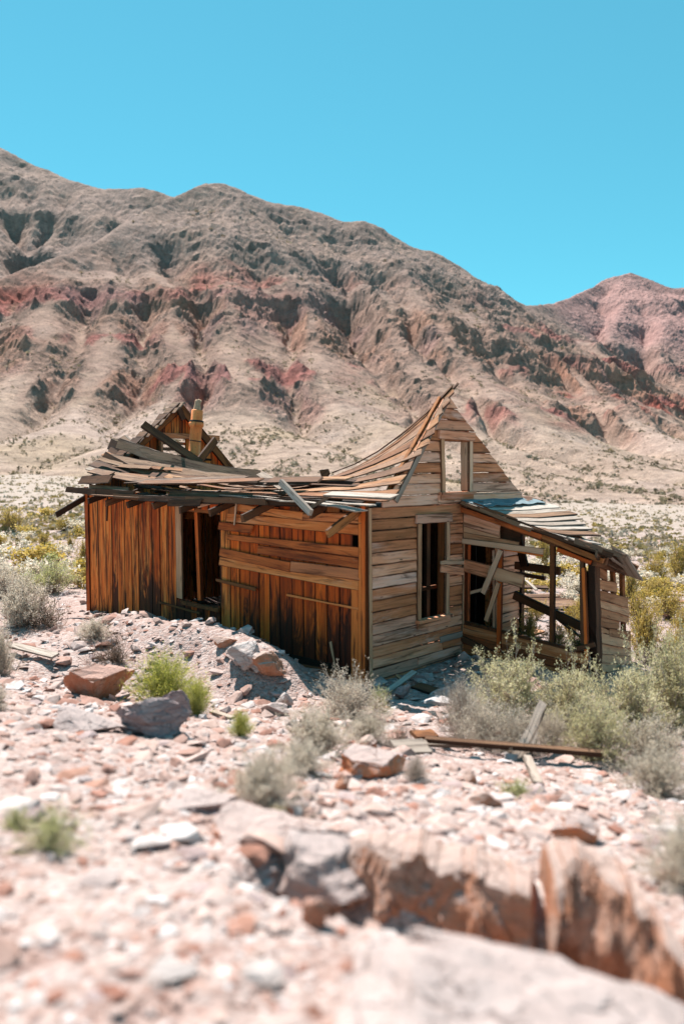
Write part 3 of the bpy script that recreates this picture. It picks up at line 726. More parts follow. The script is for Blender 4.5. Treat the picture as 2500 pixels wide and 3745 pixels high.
window('window', lw, .07, .0, ('trim', 'frame', 'clap'))
window('attic_window', uw, .07, .04, ('trim', 'trim', 'clap'))
plank('stud', gable, (lw[1] - .08, .22, .0), (lw[1] - .08, .22, 2.1), .09, .05, NV_, 'dark')
plank('rail', gable, (lw[0] - .1, .2, .98), (lw[1] + .1, .2, .98), .04, .05, UP, 'frame')
# doorway inside the porch
dw = beams('doorway', cabin, [((door[0] - .03, -.03, door[3] + .05), (door[1] + .04, -.03, door[3] + .05), .1, .03, NV_)], 'trim')
plank('jamb', dw, (door[0] - .03, -.06, -.1), (door[0] - .03, -.06, door[3]), .07, .05, NV_, 'trim_orange')
plank('jamb', dw, (door[1] + .03, -.05, -.1), (door[1] + .03, -.05, door[3]), .08, .04, NV_, 'trim')
plank('rail', dw, (door[0], .05, .82), (door[1], .05, .84), .05, .04, NV_, 'trim')
plank('door_board', dw, (door[1] + .17, -.05, -.1), (door[1] + .16, -.05, 1.75), .11, .03, NV_, 'trim_orange')
plank('corner_board', dw, (HR + .01, -.05, -.1), (HR + .01, -.05, 2.1), .09, .05, NV_, 'dark')

# ---- rear long wall and the far gable end
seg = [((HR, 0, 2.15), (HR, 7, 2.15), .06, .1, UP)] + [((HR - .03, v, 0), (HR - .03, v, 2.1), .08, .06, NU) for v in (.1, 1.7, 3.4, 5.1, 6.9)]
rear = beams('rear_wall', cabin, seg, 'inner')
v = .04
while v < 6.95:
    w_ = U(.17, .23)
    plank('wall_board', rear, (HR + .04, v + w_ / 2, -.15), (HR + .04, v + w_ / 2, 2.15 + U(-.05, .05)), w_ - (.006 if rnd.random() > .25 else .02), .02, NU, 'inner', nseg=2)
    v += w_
ro = (on_v(585, 1712, 7.0).x, on_v(690, 1600, 7.0).x, on_v(585, 1712, 7.0).z - .25, on_v(690, 1599, 7.0).z)
AP = on_v(648, 1496, 7.0); EL = 2.25
def rz(u): return EL + (AP.z - EL) * (u / AP.x if u < AP.x else (HR - u) / (HR - AP.x))
seg = [((ro[0] - .05, 6.95, 0.1), (ro[0] - .05, 6.95, ro[3] + .05), .05, .08, NV_), ((ro[1] + .1, 6.95, 0.1), (ro[1] + .1, 6.95, ro[3] + .05), .05, .08, NV_)]
farg = beams('far_gable', cabin, seg, 'frame')
M['rear'] = wood('orange_gable_wood', [(0.0, (0.12, 0.024, 0.006)), (0.4, (0.40, 0.085, 0.015)), (0.75, (0.60, 0.15, 0.025)), (1.0, (0.70, 0.28, 0.08))], (0.03, 0.012, 0.007), 0.62, crack=0.6)
u = .02
while u < HR - .02:
    w_ = min(U(.15, .2), HR - u); um = u + w_ / 2; zt = rz(um); sl = (rz(um + w_ / 2) - rz(um - w_ / 2))
    parts = [(-.15, zt)]
    if ro[0] < um < ro[1]: parts = [(-.15, ro[2]), (ro[3], zt)]
    for a, b in parts:
        if b - a > .05: plank('wall_board', farg, (um, 7.0, a), (um, 7.0, b), w_ - .008, .02, NV_, 'rear', cut1=-sl if b == zt else 0, nseg=3)
    u += w_
plank('lintel', farg, (ro[0] - .12, 6.93, ro[3] + .02), (ro[1] + .75, 6.93, ro[3] - .0), .11, .05, NV_, 'siding_red')
for dz in (.13, .25): plank('slat', farg, (ro[0] - .03, 7.05, ro[3] - dz), (ro[1] + .05, 7.05, ro[3] - dz - .01), .06, .02, NV_, 'roof_grey')
plank('jamb', farg, (ro[0] + .0, 6.93, ro[2]), (ro[0] + .0, 6.93, ro[3]), .06, .04, NV_, 'trim')
plank('rake_board', farg, (AP.x + .02, 6.88, AP.z + .06), (.42, 6.88, rz(.42) + .04), .16, .05, NV_, 'frame')
plank('rake_board', farg, (AP.x - .02, 6.88, AP.z + .05), (HR + .1, 6.88, EL - .05), .16, .05, NV_, 'frame')
for i in range(9):     # remains of the roof boards over the far gable
    f = .02 + i * .075; uu = AP.x * (1 - f); zz = rz(uu) + .11
    plank('roof_board', farg, (uu, 6.78 + U(-.08, .03), zz), (uu, 7.15 + U(-.05, .08), zz + .01), .155, .018, (-.75, 0, .66), 'roof_grey', jag=.02)
plank('brace', farg, on_v(*(250 + .4464 * 905, 1470 + .4464 * 55), 6.75), on_v(*(250 + .4464 * 945, 1470 + .4464 * 145), 6.75), .12, .03, NV_, 'dark')
a_, b_ = on_v(625 + 240 - 240, 1666, 6.2), on_v(760, 1678, 6.2)
plank('shelf', farg, on_v(636, 1668, 6.3), on_v(758, 1682, 6.3), .3, .04, UP, 'dark')
plank('shelf_leg', farg, on_v(640, 1672, 6.25), on_v(640, 1760, 6.25), .07, .05, NV_, 'dark')
plank('shelf_leg', farg, on_v(677, 1676, 6.25), on_v(674, 1760, 6.25), .05, .05, NV_, 'dark')

# ---- roof: boards hang from the gable and lie slack over the middle
seg = [((1.6, .3, 2.02), (1.6, 6.8, 2.02), .1, .12, UP)] + [((.1, v, 2.1), (3.7, v, 2.1), .05, .12, UP) for v in (1.5, 2.9, 4.3, 5.7)]
roof = beams('roof', cabin, seg, 'inner')
sl_f = [0, .22, .5, 1.0]; sl_u = [-.42, .30, .95, 1.66]; sl_z = [2.17, 2.30, 2.93, 3.80]
NPL = 13
for i in range(NPL):
    f = i / (NPL - 1)
    ug, zgb = float(np.interp(f, sl_f, sl_u)), float(np.interp(f, sl_f, sl_z))
    du, dz = float(np.interp(f + .03, sl_f, sl_u)) - float(np.interp(f - .03, sl_f, sl_u)), float(np.interp(f + .03, sl_f, sl_z)) - float(np.interp(f - .03, sl_f, sl_z))
    if f > .95: du, dz = .63, .77
    n0 = Vector((-dz, 0, du)).normalized()
    vend = 3.1 + U(-.25, .35) - (.5 if i < 2 else 0)
    ue = -.28 + 1.55 * f + U(-.02, .02); ze = 2.27 + .16 * f + U(-.012, .012)
    pts, ns = [], []
    v0 = -.12 - U(0, .09) - (.05 if i < 3 else 0)
    for s in np.linspace(0, 1, 9):
        d = (1 - s) ** 2.4
        pts.append(Vector((ue + (ug - ue) * (1 - s) ** 1.5, v0 + (vend - v0) * s, ze + (zgb - ze) * d + .006 * math.sin(7 * s + i))))
        ns.append(n0.lerp(Vector((-.12, 0, 1)).normalized(), min(1, s * 1.2) ** .9) + Vector((du, 0, dz)).normalized() * .16)
    pts = [p + Vector(n0) * (.010 + U(0, .02)) for p in pts]
    curved('roof_board', roof, pts, ns, U(.19, .21), .017, 'roof' if i > 1 else 'grey_board', jag=.03, rough=.008, taper=.8)
    if i == NPL - 1:       # narrow splintered strips along the broken ridge
        for k in range(2):
            sh = Vector((.02 + .05 * k, -.05 * k, .07 + .03 * k))
            curved('roof_board', roof, [p + sh - Vector((0, 0, .25 * k * j / 8)) for j, p in enumerate(pts[:6 - k])], ns[:6 - k], .05, .018, 'roof_grey', jag=.05, rough=.014)
# remnant of the far slope just inside the attic window
for i in range(9):
    uu = 1.78 + i * .23; zz = 3.66 - (uu - 1.7) * .70
    plank('roof_board', roof, (uu, .02, zz), (uu, .16 + U(-.05, .08), zz - .02), .2, .018, (.57, 0, .82), 'roof', jag=.04, nseg=2)
# slack boards over the middle, laid almost flat
for i in range(15):
    uu = -.28 + .13 * i; va = U(1.6, 3.4); vb = U(4.6, 6.4)
    curved('roof_board', roof, [Vector((uu + U(-.08, .08), va + (vb - va) * s, 2.25 + .02 * i * .6 + U(-.015, .03) - .05 * math.sin(3.14 * s) + .12 * s * s * (i / 15))) for s in (0, .33, .66, 1)],
           [Vector((U(-.15, .1), 0, 1))] * 4, U(.13, .2), .02, rnd.choice(['roof_grey', 'roof_grey', 'roof']), jag=.05, rough=.01)
# boards added out of view to keep the inside dark, with one gap for sun
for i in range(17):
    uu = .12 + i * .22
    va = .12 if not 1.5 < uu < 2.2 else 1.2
    if va > 1: plank('shade_board', roof, (uu, .12, 2.19), (uu, .72, 2.19), .215, .02, UP, 'inner', nseg=2)
    plank('shade_board', roof, (uu, va, 2.19), (uu, 6.9, 2.19), .215, .02, UP, 'inner', nseg=2, bow=U(-.03, 0))
# rafter tails
for v_, uo, zo, m_ in ((.13, -.62, -.32, 'frame'), (.75, -.3, -.12, 'dark'), (1.75, -.62, -.2, 'dark'), (2.6, -.55, -.16, 'dark'), (3.35, -.5, -.15, 'dark'), (4.15, -.42, -.12, 'dark'), (4.9, -.42, -.12, 'dark'), (5.6, -.4, -.12, 'dark'), (6.3, -.35, -.1, 'dark'), (7.03, -.58, -.36, 'dark')):
    plank('rafter', roof, (.3, v_, 2.32), (uo, v_ + U(-.05, .05), 2.22 + zo), .105, .045, (0, -1, 0), m_, jag=.012, nseg=3)
# eave boards, broken and slipping; most coloured dark to hold the shadow under the eave
for va, vb, uu, zz, dz, w_, m_ in ((5.45, 3.55, -.36, 2.235, -.02, .10, 'dark'), (4.6, 2.5, -.40, 2.225, .0, .095, 'dark'), (6.75, 4.9, -.30, 2.31, -.02, .095, 'dark'), (3.3, 1.5, -.40, 2.25, .0, .09, 'dark'),
                              (2.6, .5, -.34, 2.26, -.01, .10, 'dark'), (7.2, 6.1, -.30, 2.32, -.03, .11, 'dark'), (6.6, 5.3, -.15, 2.36, -.03, .11, 'roof_grey'), (4.0, 2.0, -.22, 2.30, .0, .11, 'roof_grey'), (3.7, 2.9, -.46, 2.17, .03, .1, 'dark')):
    plank('eave_board', roof, (uu, va, zz), (uu + U(-.03, .03), vb, zz + dz), w_, .024, (-1, U(-.1, .1), .12 + U(0, .15)), m_, bow=U(-.02, .02), jag=.04, rough=.008)
a, b = on_u(1197, 1806, -.38), on_u(1440, 1817, -.38)
plank('eave_board', roof, a, b, .17, .022, (-.25, -.1, 1), 'grey_board', jag=.02)
# boards heaped up over the left end
def k1(x, y): return 250 + .4464 * x, 1470 + .4464 * y
for pts, u0, w_, m_, nn in (
    (((340, 345), (480, 410), (650, 500)), .95, .23, 'dark', (-1, 0, .45)),
    (((410, 335), (700, 440), (1000, 520), (1300, 583), (1560, 612)), .78, .22, 'roof_grey', (-1, 0, .35)),
    (((430, 290), (600, 400), (775, 520)), 1.15, .15, 'roof_grey', (-.6, 0, .8)),
    (((455, 278), (620, 395), (700, 470)), 1.3, .07, 'grey_board', (-.6, 0, .8)),
    (((330, 455), (560, 500), (800, 545), (1120, 605), (1440, 632)), .52, .19, 'roof_grey', (-.7, 0, .75)),
    (((290, 440), (470, 540), (710, 645)), .42, .17, 'dark', (-.9, 0, .4)),
    (((525, 535), (700, 580), (960, 638)), .34, .17, 'roof', (-.7, 0, .7)),
    (((215, 490), (350, 530), (510, 575)), .30, .30, 'roof_grey', (-.5, 0, .85)),
    (((300, 425), (400, 455), (530, 500)), .70, .14, 'roof', (-.5, 0, .85)),
    (((160, 545), (270, 570), (400, 590)), .08, .10, 'grey_board', (-.4, 0, .9)),
    (((345, 600), (540, 615), (760, 655)), .05, .20, 'roof', (-.5, 0, .85)),
    (((100, 640), (230, 638), (350, 630)), -.22, .17, 'dark', (-.9, 0, .45)),
    (((150, 615), (260, 600), (350, 592)), -.1, .16, 'roof_grey', (-.4, 0, .9)),
    (((340, 385), (390, 415), (450, 455)), .8, .12, 'dark', (-.7, 0, .7)),
    (((190, 560), (420, 610), (720, 660)), -.05, .2, 'roof_grey', (-.4, 0, .9)),
    (((480, 655), (900, 640), (1450, 625)), -.1, .16, 'roof_grey', (-.35, 0, .9)),
    (((600, 660), (1000, 655), (1568, 640)), -.24, .15, 'roof', (-.35, 0, .9)),
    (((740, 580), (880, 610), (1060, 640)), .45, .16, 'dark', (-.6, 0, .8)),
    (((560, 560), (900, 600), (1300, 620)), .62, .2, 'roof_grey', (-.5, 0, .85))):
    P_ = [on_u(*k1(*q), u0) for q in pts]
    curved('roof_board', roof, P_, [Vector(nn)] * len(P_), w_ * .95, .022, m_, jag=.035, rough=.01)
for i in range(16):      # smaller broken pieces that fill the heap
    x0 = U(170, 900); y0 = 470 + .2 * (x0 - 170) + U(-30, 90) if x0 < 560 else U(585, 650); u0 = U(.0, .75)
    a = on_u(*k1(x0, y0), u0); b = on_u(*k1(x0 + U(160, 420), y0 + U(10, 60)), u0)
    plank('roof_board', roof, a, b, U(.06, .15), .016, (-.6, U(-.2, .2), .8), rnd.choice(['roof_grey', 'dark', 'dark', 'roof']), jag=.06, rough=.012)
# stretch of ragged boards across the sag
for i in range(8):
    x0 = 1380 + 60 * i + U(-60, 60); y0 = 632 + U(-14, 34); u0 = U(-.2, .9)
    a = on_u(*k1(x0, y0), u0); b = on_u(*k1(x0 + U(350, 800), y0 + U(-6, 14)), u0)
    plank('roof_board', roof, a, b, U(.08, .16), .02, (-.45, 0, .9), rnd.choice(['roof_grey', 'dark', 'roof']), jag=.05, rough=.012)
def loose(name, A, B, w, t, nrm, mat, label, **kw):
    o = plank(name, None, A, B, w, t, nrm, mat, **kw); o.matrix_world = cabin.matrix_basis @ o.matrix_basis
    return tag(o, label, 'board', 'loose boards on the cabin roof')
def r2p(x, y): return 850 + .5102 * x, 1400 + .5102 * y
loose('loose_board', on_u(*r2p(345, 712), -.42), on_u(*r2p(562, 932), -.58), .085, .05, NU, 'grey_board', 'silvery square stick hanging steeply over the broken eave', nseg=4)
loose('loose_board', on_u(*r2p(528, 915), -.52), on_u(*r2p(682, 822), -.42), .05, .03, NU, 'roof_grey', 'thin stick crossing the lower end of the silvery stick', taper=.7)
loose('loose_board', on_u(*r2p(195, 650), .55), on_u(*r2p(365, 755), .1), .12, .025, (-.5, 0, .9), 'grey_board', 'short whitish board lying on the sagging middle of the roof', jag=.03)
loose('loose_board', on_v(*k1(612, 182), 5.6), on_v(*k1(1085, 505), 4.9), .14, .05, (-.3, -1, .3), 'roof_grey', 'long grey board slanting across the far gable opening')
loose('loose_board', on_v(*k1(1060, 500), 5.0), on_v(*k1(1205, 312), 5.3), .14, .05, NV_, 'frame', 'brown board propped up to the right of the clay chimney pipe')
loose('loose_board', on_u(*k1(1065, 858), -.12), on_u(*k1(1285, 792), -.12), .045, .02, NU, 'trim', 'thin pale lath jutting out above the dark wall opening')
loose('loose_board', on_u(*r2p(30, 850), -.06), on_u(*r2p(14, 1020), -.06), .05, .015, NU, 'trim', 'slim splinter hanging down over the top siding boards', taper=.5)
loose('loose_board', on_u(*r2p(640, 668), 1.2), on_u(*r2p(690, 635), 1.2), .2, .03, NU, 'dark', 'small dark offcut standing up behind the sagging roof', taper=.4)

# ---- clay chimney pipe
def lathe(name, prof, n, mat, parent, matrix, wob=0.0, cap=True):
    rg = np.random.RandomState(3); V = []; F = []
    for r_, z_ in prof:
        for k in range(n):
            a = 2 * math.pi * k / n; rr_ = r_ * (1 + rg.uniform(-wob, wob)); V.append((rr_ * math.cos(a), rr_ * math.sin(a), z_ + rg.uniform(-wob, wob) * .1))
    for i in range(len(prof) - 1):
        for k in range(n): F.append((i * n + k, i * n + (k + 1) % n, (i + 1) * n + (k + 1) % n, (i + 1) * n + k))
    me = np_mesh(name, V, F, True); o = link(name, me, mat, parent); o.matrix_local = matrix
    return o
T = NT('terracotta')
tc = T.n('TexCoord').outputs['Object']
n1 = T.noise(T.map(tc, (6, 6, 2)), 1.0, 6, 0.6); n2 = T.noise(tc, 40, 4, 0.6)
cl = T.ramp(n1, [(0.3, (0.66, 0.165, 0.045)), (0.5, (0.88, 0.26, 0.075)), (0.7, (0.90, 0.35, 0.13))])
cl = T.mix(T.rng(n2, 0.60, 0.70, 0.0, 0.7), cl, (0.16, 0.07, 0.045))
n3 = T.noise(T.map(tc, (16, 16, 1.6)), 1.0, 5, 0.6, 0.5)
cl = T.mix(T.rng(n3, 0.54, 0.72, 0.0, 0.75), cl, (0.22, 0.085, 0.04))
M['clay'] = T.out(cl, 0.75, T.bump(n2, 0.25, 0.01), 0.3)
T = NT('soot_tar'); M['tar'] = T.out((0.035, 0.024, 0.02), 0.7)
T = NT('cement'); gpn = T.n('TexCoord').outputs['Object']
M['cement'] = T.out(T.ramp(T.noise(gpn, 18, 5, 0.65), [(0.3, (0.30, 0.17, 0.10)), (0.7, (0.55, 0.37, 0.25))]), 0.9, T.bump(T.noise(gpn, 30, 4), 0.6, 0.02))
cb, ct = on_v(710, 1672, 5.8), on_v(722, 1500, 5.8)
CH = (ct - cb).length; lean = (ct - cb).normalized()
q = Vector((0, 0, 1)).rotation_difference(lean).to_matrix().to_4x4()
MC = Matrix.Translation(cb) @ q
s_ = CH
chim = lathe('chimney_pipe', [(.105, -1.2), (.105, -.02), (.155, -.01), (.155, .06), (.125, .075), (.112, .09), (.112, .62 * s_), (.125, .64 * s_), (.142, .67 * s_), (.142, .73 * s_), (.12, .745 * s_), (.112, .76 * s_), (.110, .985 * s_), (.10, s_), (.07, s_ - .01), (.07, s_ - .2)], 28, M['clay'], cabin, MC, .008)
lathe('band', [(.113, 0), (.136, .004), (.136, .035), (.113, .04)], 28, M['tar'], chim, Matrix.Translation((0, 0, .735 * s_)), .02)
lathe('crack', [(.112, 0), (.1165, .004), (.1165, .016), (.112, .02)], 28, M['tar'], chim, Matrix.Translation((0, 0, .335 * s_)) @ Matrix.Rotation(.12, 4, 'X'), .012)
lathe('cement_stub', [(.085, -.03), (.072, .03), (.058, .12), (.062, .17), (.052, .20), (.0, .19)], 14, M['cement'], chim, Matrix.Translation((-.01, 0, s_)) @ Matrix.Rotation(.1, 4, 'Y'), .12)

# ---- lean-to porch on the far half of the gable end
def c4(x, y): return 1640 + .4847 * x, 1780 + .4847 * y
PU = 2.13
seg = [((PU + .05, -.05, 2.10), (PU + .05, -2.2, 1.50), .05, .1, UP), ((PU + .75, -.05, 2.12), (PU + .75, -2.2, 1.42), .05, .1, UP), ((3.5, -.05, 2.1), (3.4, -2.1, 1.28), .05, .1, UP), ((PU, -2.05, 1.48), (3.3, -2.05, 1.22), .06, .08, UP)]
proof = beams('porch_roof', cabin, seg, 'dark')
w_ = -.02; i = 0
while w_ < 2.28:
    wd = U(.13, .19); s = w_ / 2.35
    zn = 2.235 - .62 * s - .03 * math.sin(3.1 * s); zfar = 2.20 - .62 * s - float(np.interp(s, [0, .3, .5, .65, .8, 1], [0, .03, .13, .26, .36, .38]))
    uf = 4.10 - (1.15 * min(1, max(0, s - .3) / .6)) + U(-.14, .1); un = 2.02 + U(-.06, .05) + .03 * math.sin(9 * s)
    un = un + (.25 if s > .93 else 0)
    curved('roof_board', proof, [Vector((un, -w_ - wd / 2, zn)), Vector((un + (uf - un) * .4, -w_ - wd / 2, zn * .62 + zfar * .38 - .02)), Vector((uf, -w_ - wd / 2, zfar))], [Vector((0, -.27, 1))] * 3, wd + .06, .022, 'grey_board' if (i % 4) else 'roof_grey', jag=.04, rough=.01)
    w_ += wd; i += 1
# ragged doubled edge boards along the near verge
for s0, s1, off, m_ in ((0.0, .5, .07, 'roof_grey'), (.22, .72, .05, 'dark'), (.5, 1.0, .06, 'dark'), (.78, 1.06, .03, 'roof_grey'), (.1, .4, .03, 'dark')):
    z_ = lambda s: 2.235 - .62 * s - .03 * math.sin(3.1 * s)
    plank('verge_board', proof, (2.0, -.05 - 2.3 * s0, z_(s0) - off + .055), (2.0 + U(-.03, .03), -.05 - 2.3 * s1, z_(s1) - off + .05), .06, .03, (-1, 0, .2), m_, jag=.03, rough=.012)
T = NT('tar_paper'); gpn = T.n('TexCoord').outputs['Object']
n1 = T.noise(gpn, 7, 5, 0.6); n2 = T.noise(gpn, 45, 3)
M['tarpaper'] = T.out(T.ramp(n1, [(0.3, (0.10, 0.145, 0.165)), (0.55, (0.165, 0.215, 0.235)), (0.75, (0.25, 0.29, 0.30))]), 0.85, T.bump(n2, 0.3, 0.01))
for ua, ub in ((1.98, 2.52), (2.53, 3.05), (3.06, 4.05)):
    rows = []
    nv_ = 6; nu_ = 7; V = []; F = []
    for a in range(nu_):
        for b in range(nv_):
            uu = ua + (ub - ua) * a / (nu_ - 1); ww = .0 + (.44 - .10 * (uu - 2) / 2) * b / (nv_ - 1) + (.02 * math.sin(uu * 23) if b == nv_ - 1 else 0)
            s = ww / 2.35; f = (uu - 2) / 2.1
            V.append((uu, -ww, (2.235 - .62 * s) * (1 - f) + (2.20 - .62 * s) * f + .035 + .008 * math.sin(uu * 9 + b) + (.012 if b == nv_ - 1 else 0)))
    for a in range(nu_ - 1):
        for b in range(nv_ - 1): F.append((a * nv_ + b, a * nv_ + b + 1, (a + 1) * nv_ + b + 1, (a + 1) * nv_ + b))
    me = np_mesh('tar_paper', V, F, False); o = link('tar_paper', me, M['tarpaper'], proof)
    so = o.modifiers.new('thick', 'SOLIDIFY'); so.thickness = .006
# side wall
seg = [((PU + .02, 0, .42), (PU + .02, -2.0, .26), .05, .06, UP), ((PU + .02, 0, -.05), (PU + .02, -2.0, -.2), .08, .08, UP)]
pwall = beams('porch_wall', cabin, seg, 'frame')
for za, zb_, m_ in ((.33, .19, 'porch'), (.19, .06, 'porch'), (.05, -.08, 'porch'), (-.09, -.22, 'porch')):
    plank('siding_board', pwall, (PU - .02, -.03, za), (PU - .02, -2.0, zb_), .155, .02, (-1, 0, .12), m_, bow=U(-.01, .01), jag=.01)
def p4(x, y, u=PU): return on_u(*c4(x, y), u)
for x0, y0, x1, y1, w_, t_, u_, m_ in ((118, 415, 112, 1340, .07, .06, PU + .02, 'trim_orange'), (140, 715, 132, 1050, .045, .04, PU + .05, 'trim_orange'), (392, 480, 378, 1250, .085, .05, PU - .035, 'trim_orange'),
                                       (785, 440, 780, 1205, .085, .06, PU + .05, 'frame'), (1008, 548, 1012, 1210, .075, .07, PU + .04, 'dark'), (1018, 612, 1042, 1305, .06, .06, PU - .03, 'trim_orange'),
                                       (340, 480, 345, 1075, .05, .04, PU + .12, 'trim')):
    plank('stud', pwall, p4(x0, y0, u_), p4(x1, y1, u_), w_ * .8, t_ * .8, NU, m_)
for x0, y0, x1, y1, w_, u_, m_, nm in ((112, 245, 385, 325, .20, PU - .02, 'clap', 'siding_board'), (113, 315, 385, 368, .13, PU - .012, 'porch_end', 'siding_board'), (113, 368, 520, 440, .10, PU - .02, 'porch_end', 'siding_board'),
                                       (100, 408, 712, 490, .085, PU - .05, 'trim', 'siding_board'), (420, 470, 710, 520, .035, PU - .03, 'trim_orange', 'siding_board'), (112, 592, 300, 640, .19, PU - .04, 'clap', 'siding_board'), (300, 640, 556, 712, .19, PU - .055, 'porch_end', 'siding_board'),
                                       (380, 360, 540, 395, .26, PU + .1, 'dark', 'panel'),
                                       (90, 1140, 290, 1240, .09, PU - .05, 'dark', 'brace'), (900, 1240, 1100, 1190, .06, PU - .05, 'dark', 'brace'), (78, 1370, 230, 1400, .13, PU - .05, 'porch_end', 'siding_board')):
    plank(nm, pwall, p4(x0, y0, u_), p4(x1, y1, u_), w_, .022, NU, m_, jag=.012)
plank('brace', pwall, p4(258, 805, PU - .09), p4(392, 482, PU - .09), .085, .025, NU, 'trim')
plank('brace', pwall, p4(282, 1012, PU - .07), p4(375, 728, PU - .07), .07, .025, NU, 'trim')
plank('patch_board', gable, on_v(*c4(-60, 572), -.06), on_v(*c4(112, 572), -.06), .055, .02, NV_, 'trim')
plank('patch_board', gable, on_v(*c4(-60, 615), -.055), on_v(*c4(112, 640), -.055), .12, .02, NV_, 'clap')
plank('patch_board', gable, on_v(1608, 2340, -.045), on_v(1688, 2318, -.045), .09, .02, NV_, 'grey_board')
plank('patch_board', gable, on_v(1528, 2418, -.045), on_v(1678, 2372, -.045), .11, .02, NV_, 'clap')
plank('verge_rafter', pwall, p4(80, 165, 2.06), p4(700, 378, 2.06), .075, .05, NU, 'siding_red', jag=.01)
plank('verge_rafter', pwall, p4(640, 345, 2.075), p4(1165, 560, 2.075), .075, .05, NU, 'frame', jag=.01)
plank('verge_rafter', pwall, p4(820, 470, 2.11), p4(1070, 572, 2.11), .06, .05, NU, 'trim_orange')
# framing on the far side, seen through the openings
for x0, y0, x1, y1, w_, u_, m_ in ((492, 815, 1085, 1095, .13, 3.3, 'dark'), (500, 592, 840, 638, .12, 3.35, 'dark'), (500, 655, 725, 692, .06, 3.4, 'dark'), (520, 372, 572, 600, .12, 3.3, 'dark'), (800, 985, 1000, 1140, .02, 3.3, 'dark')):
    plank('brace', pwall, p4(x0, y0, u_), p4(x1, y1, u_), w_, .05, NU, m_)
# end wall, sagging outwards
EV = -2.03
def p4v(x, y, v=EV): return on_v(*c4(x, y), v)
seg = []
for x0, y0, x1, y1 in ((1168, 560, 1200, 1450), (1232, 600, 1262, 1450), (1303, 635, 1325, 1450)): seg.append((p4v(x0, y0, EV + .06), p4v(x1, y1, EV + .06), .085, .05, NV_))
pend = beams('porch_end_wall', cabin, seg, 'frame')
plank('corner_post', pend, p4v(1092, 555, EV + .02), p4v(1118, 1500, EV + .02), .16, .09, NV_, 'dark', rough=.018, nseg=12)
plank('corner_post', pend, p4v(1052, 640, EV + .12), p4v(1068, 1250, EV + .12), .07, .06, NV_, 'dark', rough=.02, nseg=12)
for xl, tl, bl_, xr, tr, br in ((1115, 598, 682, 1190, 640, 716), (1117, 695, 775, 1263, 722, 802), (1120, 775, 852, 1346, 840, 918), (1127, 848, 912, 1352, 908, 982), (1130, 905, 980, 1351, 975, 1037), (1132, 975, 1060, 1283, 1005, 1078),
                                (1207, 1068, 1130, 1365, 1090, 1162), (1134, 1052, 1100, 1200, 1085, 1108), (1136, 1100, 1185, 1367, 1155, 1222), (1140, 1180, 1262, 1369, 1217, 1283), (1142, 1255, 1330, 1373, 1283, 1345), (1145, 1322, 1395, 1375, 1343, 1402), (1148, 1390, 1520, 1376, 1400, 1500)):
    a0, a1, b0, b1 = p4v(xl, tl), p4v(xl, bl_), p4v(xr, tr), p4v(xr, br)
    wl_, wr_ = abs(a0.z - a1.z) + .01, abs(b0.z - b1.z) + .01
    plank('clapboard', pend, (a0 + a1) / 2, (b0 + b1) / 2, wl_ * .88, .02, (0, -1, .12), 'porch_end', taper=wr_ / wl_, jag=.01, bow=U(-.01, .012), rough=.006)
for x0, y0, x1, y1, m_ in ((1112, 505, 1325, 640, 'roof_grey'), (1190, 520, 1400, 655, 'dark'), (1120, 520, 1300, 600, 'dark')):
    plank('fascia_board', pend, p4v(x0, y0, EV - .12), p4v(x1, y1, EV - .12), .10, .025, NV_, m_, jag=.015)
plank('rafter', pend, p4v(1215, 525, EV - .14), p4v(1410, 655, EV - .14), .07, .03, NV_, 'dark', jag=.02)
T = None
# ------------------------------------------------------------------ stones and boulders
def stone_nodes(name, from_attr, tone=None):
    T = NT(name)
    tc = T.n('TexCoord').outputs['Object']; gpos = T.n('NewGeometry').outputs['Position']
    if from_attr: base = T.n('VertexColor', layer_name='col').outputs[0]; vec = gpos
    else:
        oi = T.n('ObjectInfo').outputs['Random']; vec = gpos
        base = T.ramp(oi, tone)
    n1 = T.noise(vec, 9, 6, 0.65); n2 = T.noise(vec, 45, 5, 0.7)
    c = T.mix(1.0, base, T.ramp(n1, [(0.3, (0.66, 0.60, 0.56)), (0.5, (1, 1, 1)), (0.7, (1.22, 1.25, 1.27))]), 'MULTIPLY')
    c = T.mix(T.math('MULTIPLY', T.rng(n2, 0.56, 0.68), 0.5), c, (0.24, 0.12, 0.085))
    return T.out(c, 0.9, T.bump(T.math('ADD', n1, T.math('MULTIPLY', n2, 0.5)), 0.5, 0.012), 0.2)
TONES = [(0.0, (0.24, 0.11, 0.08)), (0.2, (0.33, 0.205, 0.17)), (0.45, (0.37, 0.27, 0.24)), (0.75, (0.41, 0.33, 0.31)), (0.95, (0.48, 0.43, 0.42)), (1.0, (0.28, 0.21, 0.205))]
M['stone'] = stone_nodes('pink_stone', False, TONES)
M['rubble'] = stone_nodes('pink_rubble', True)
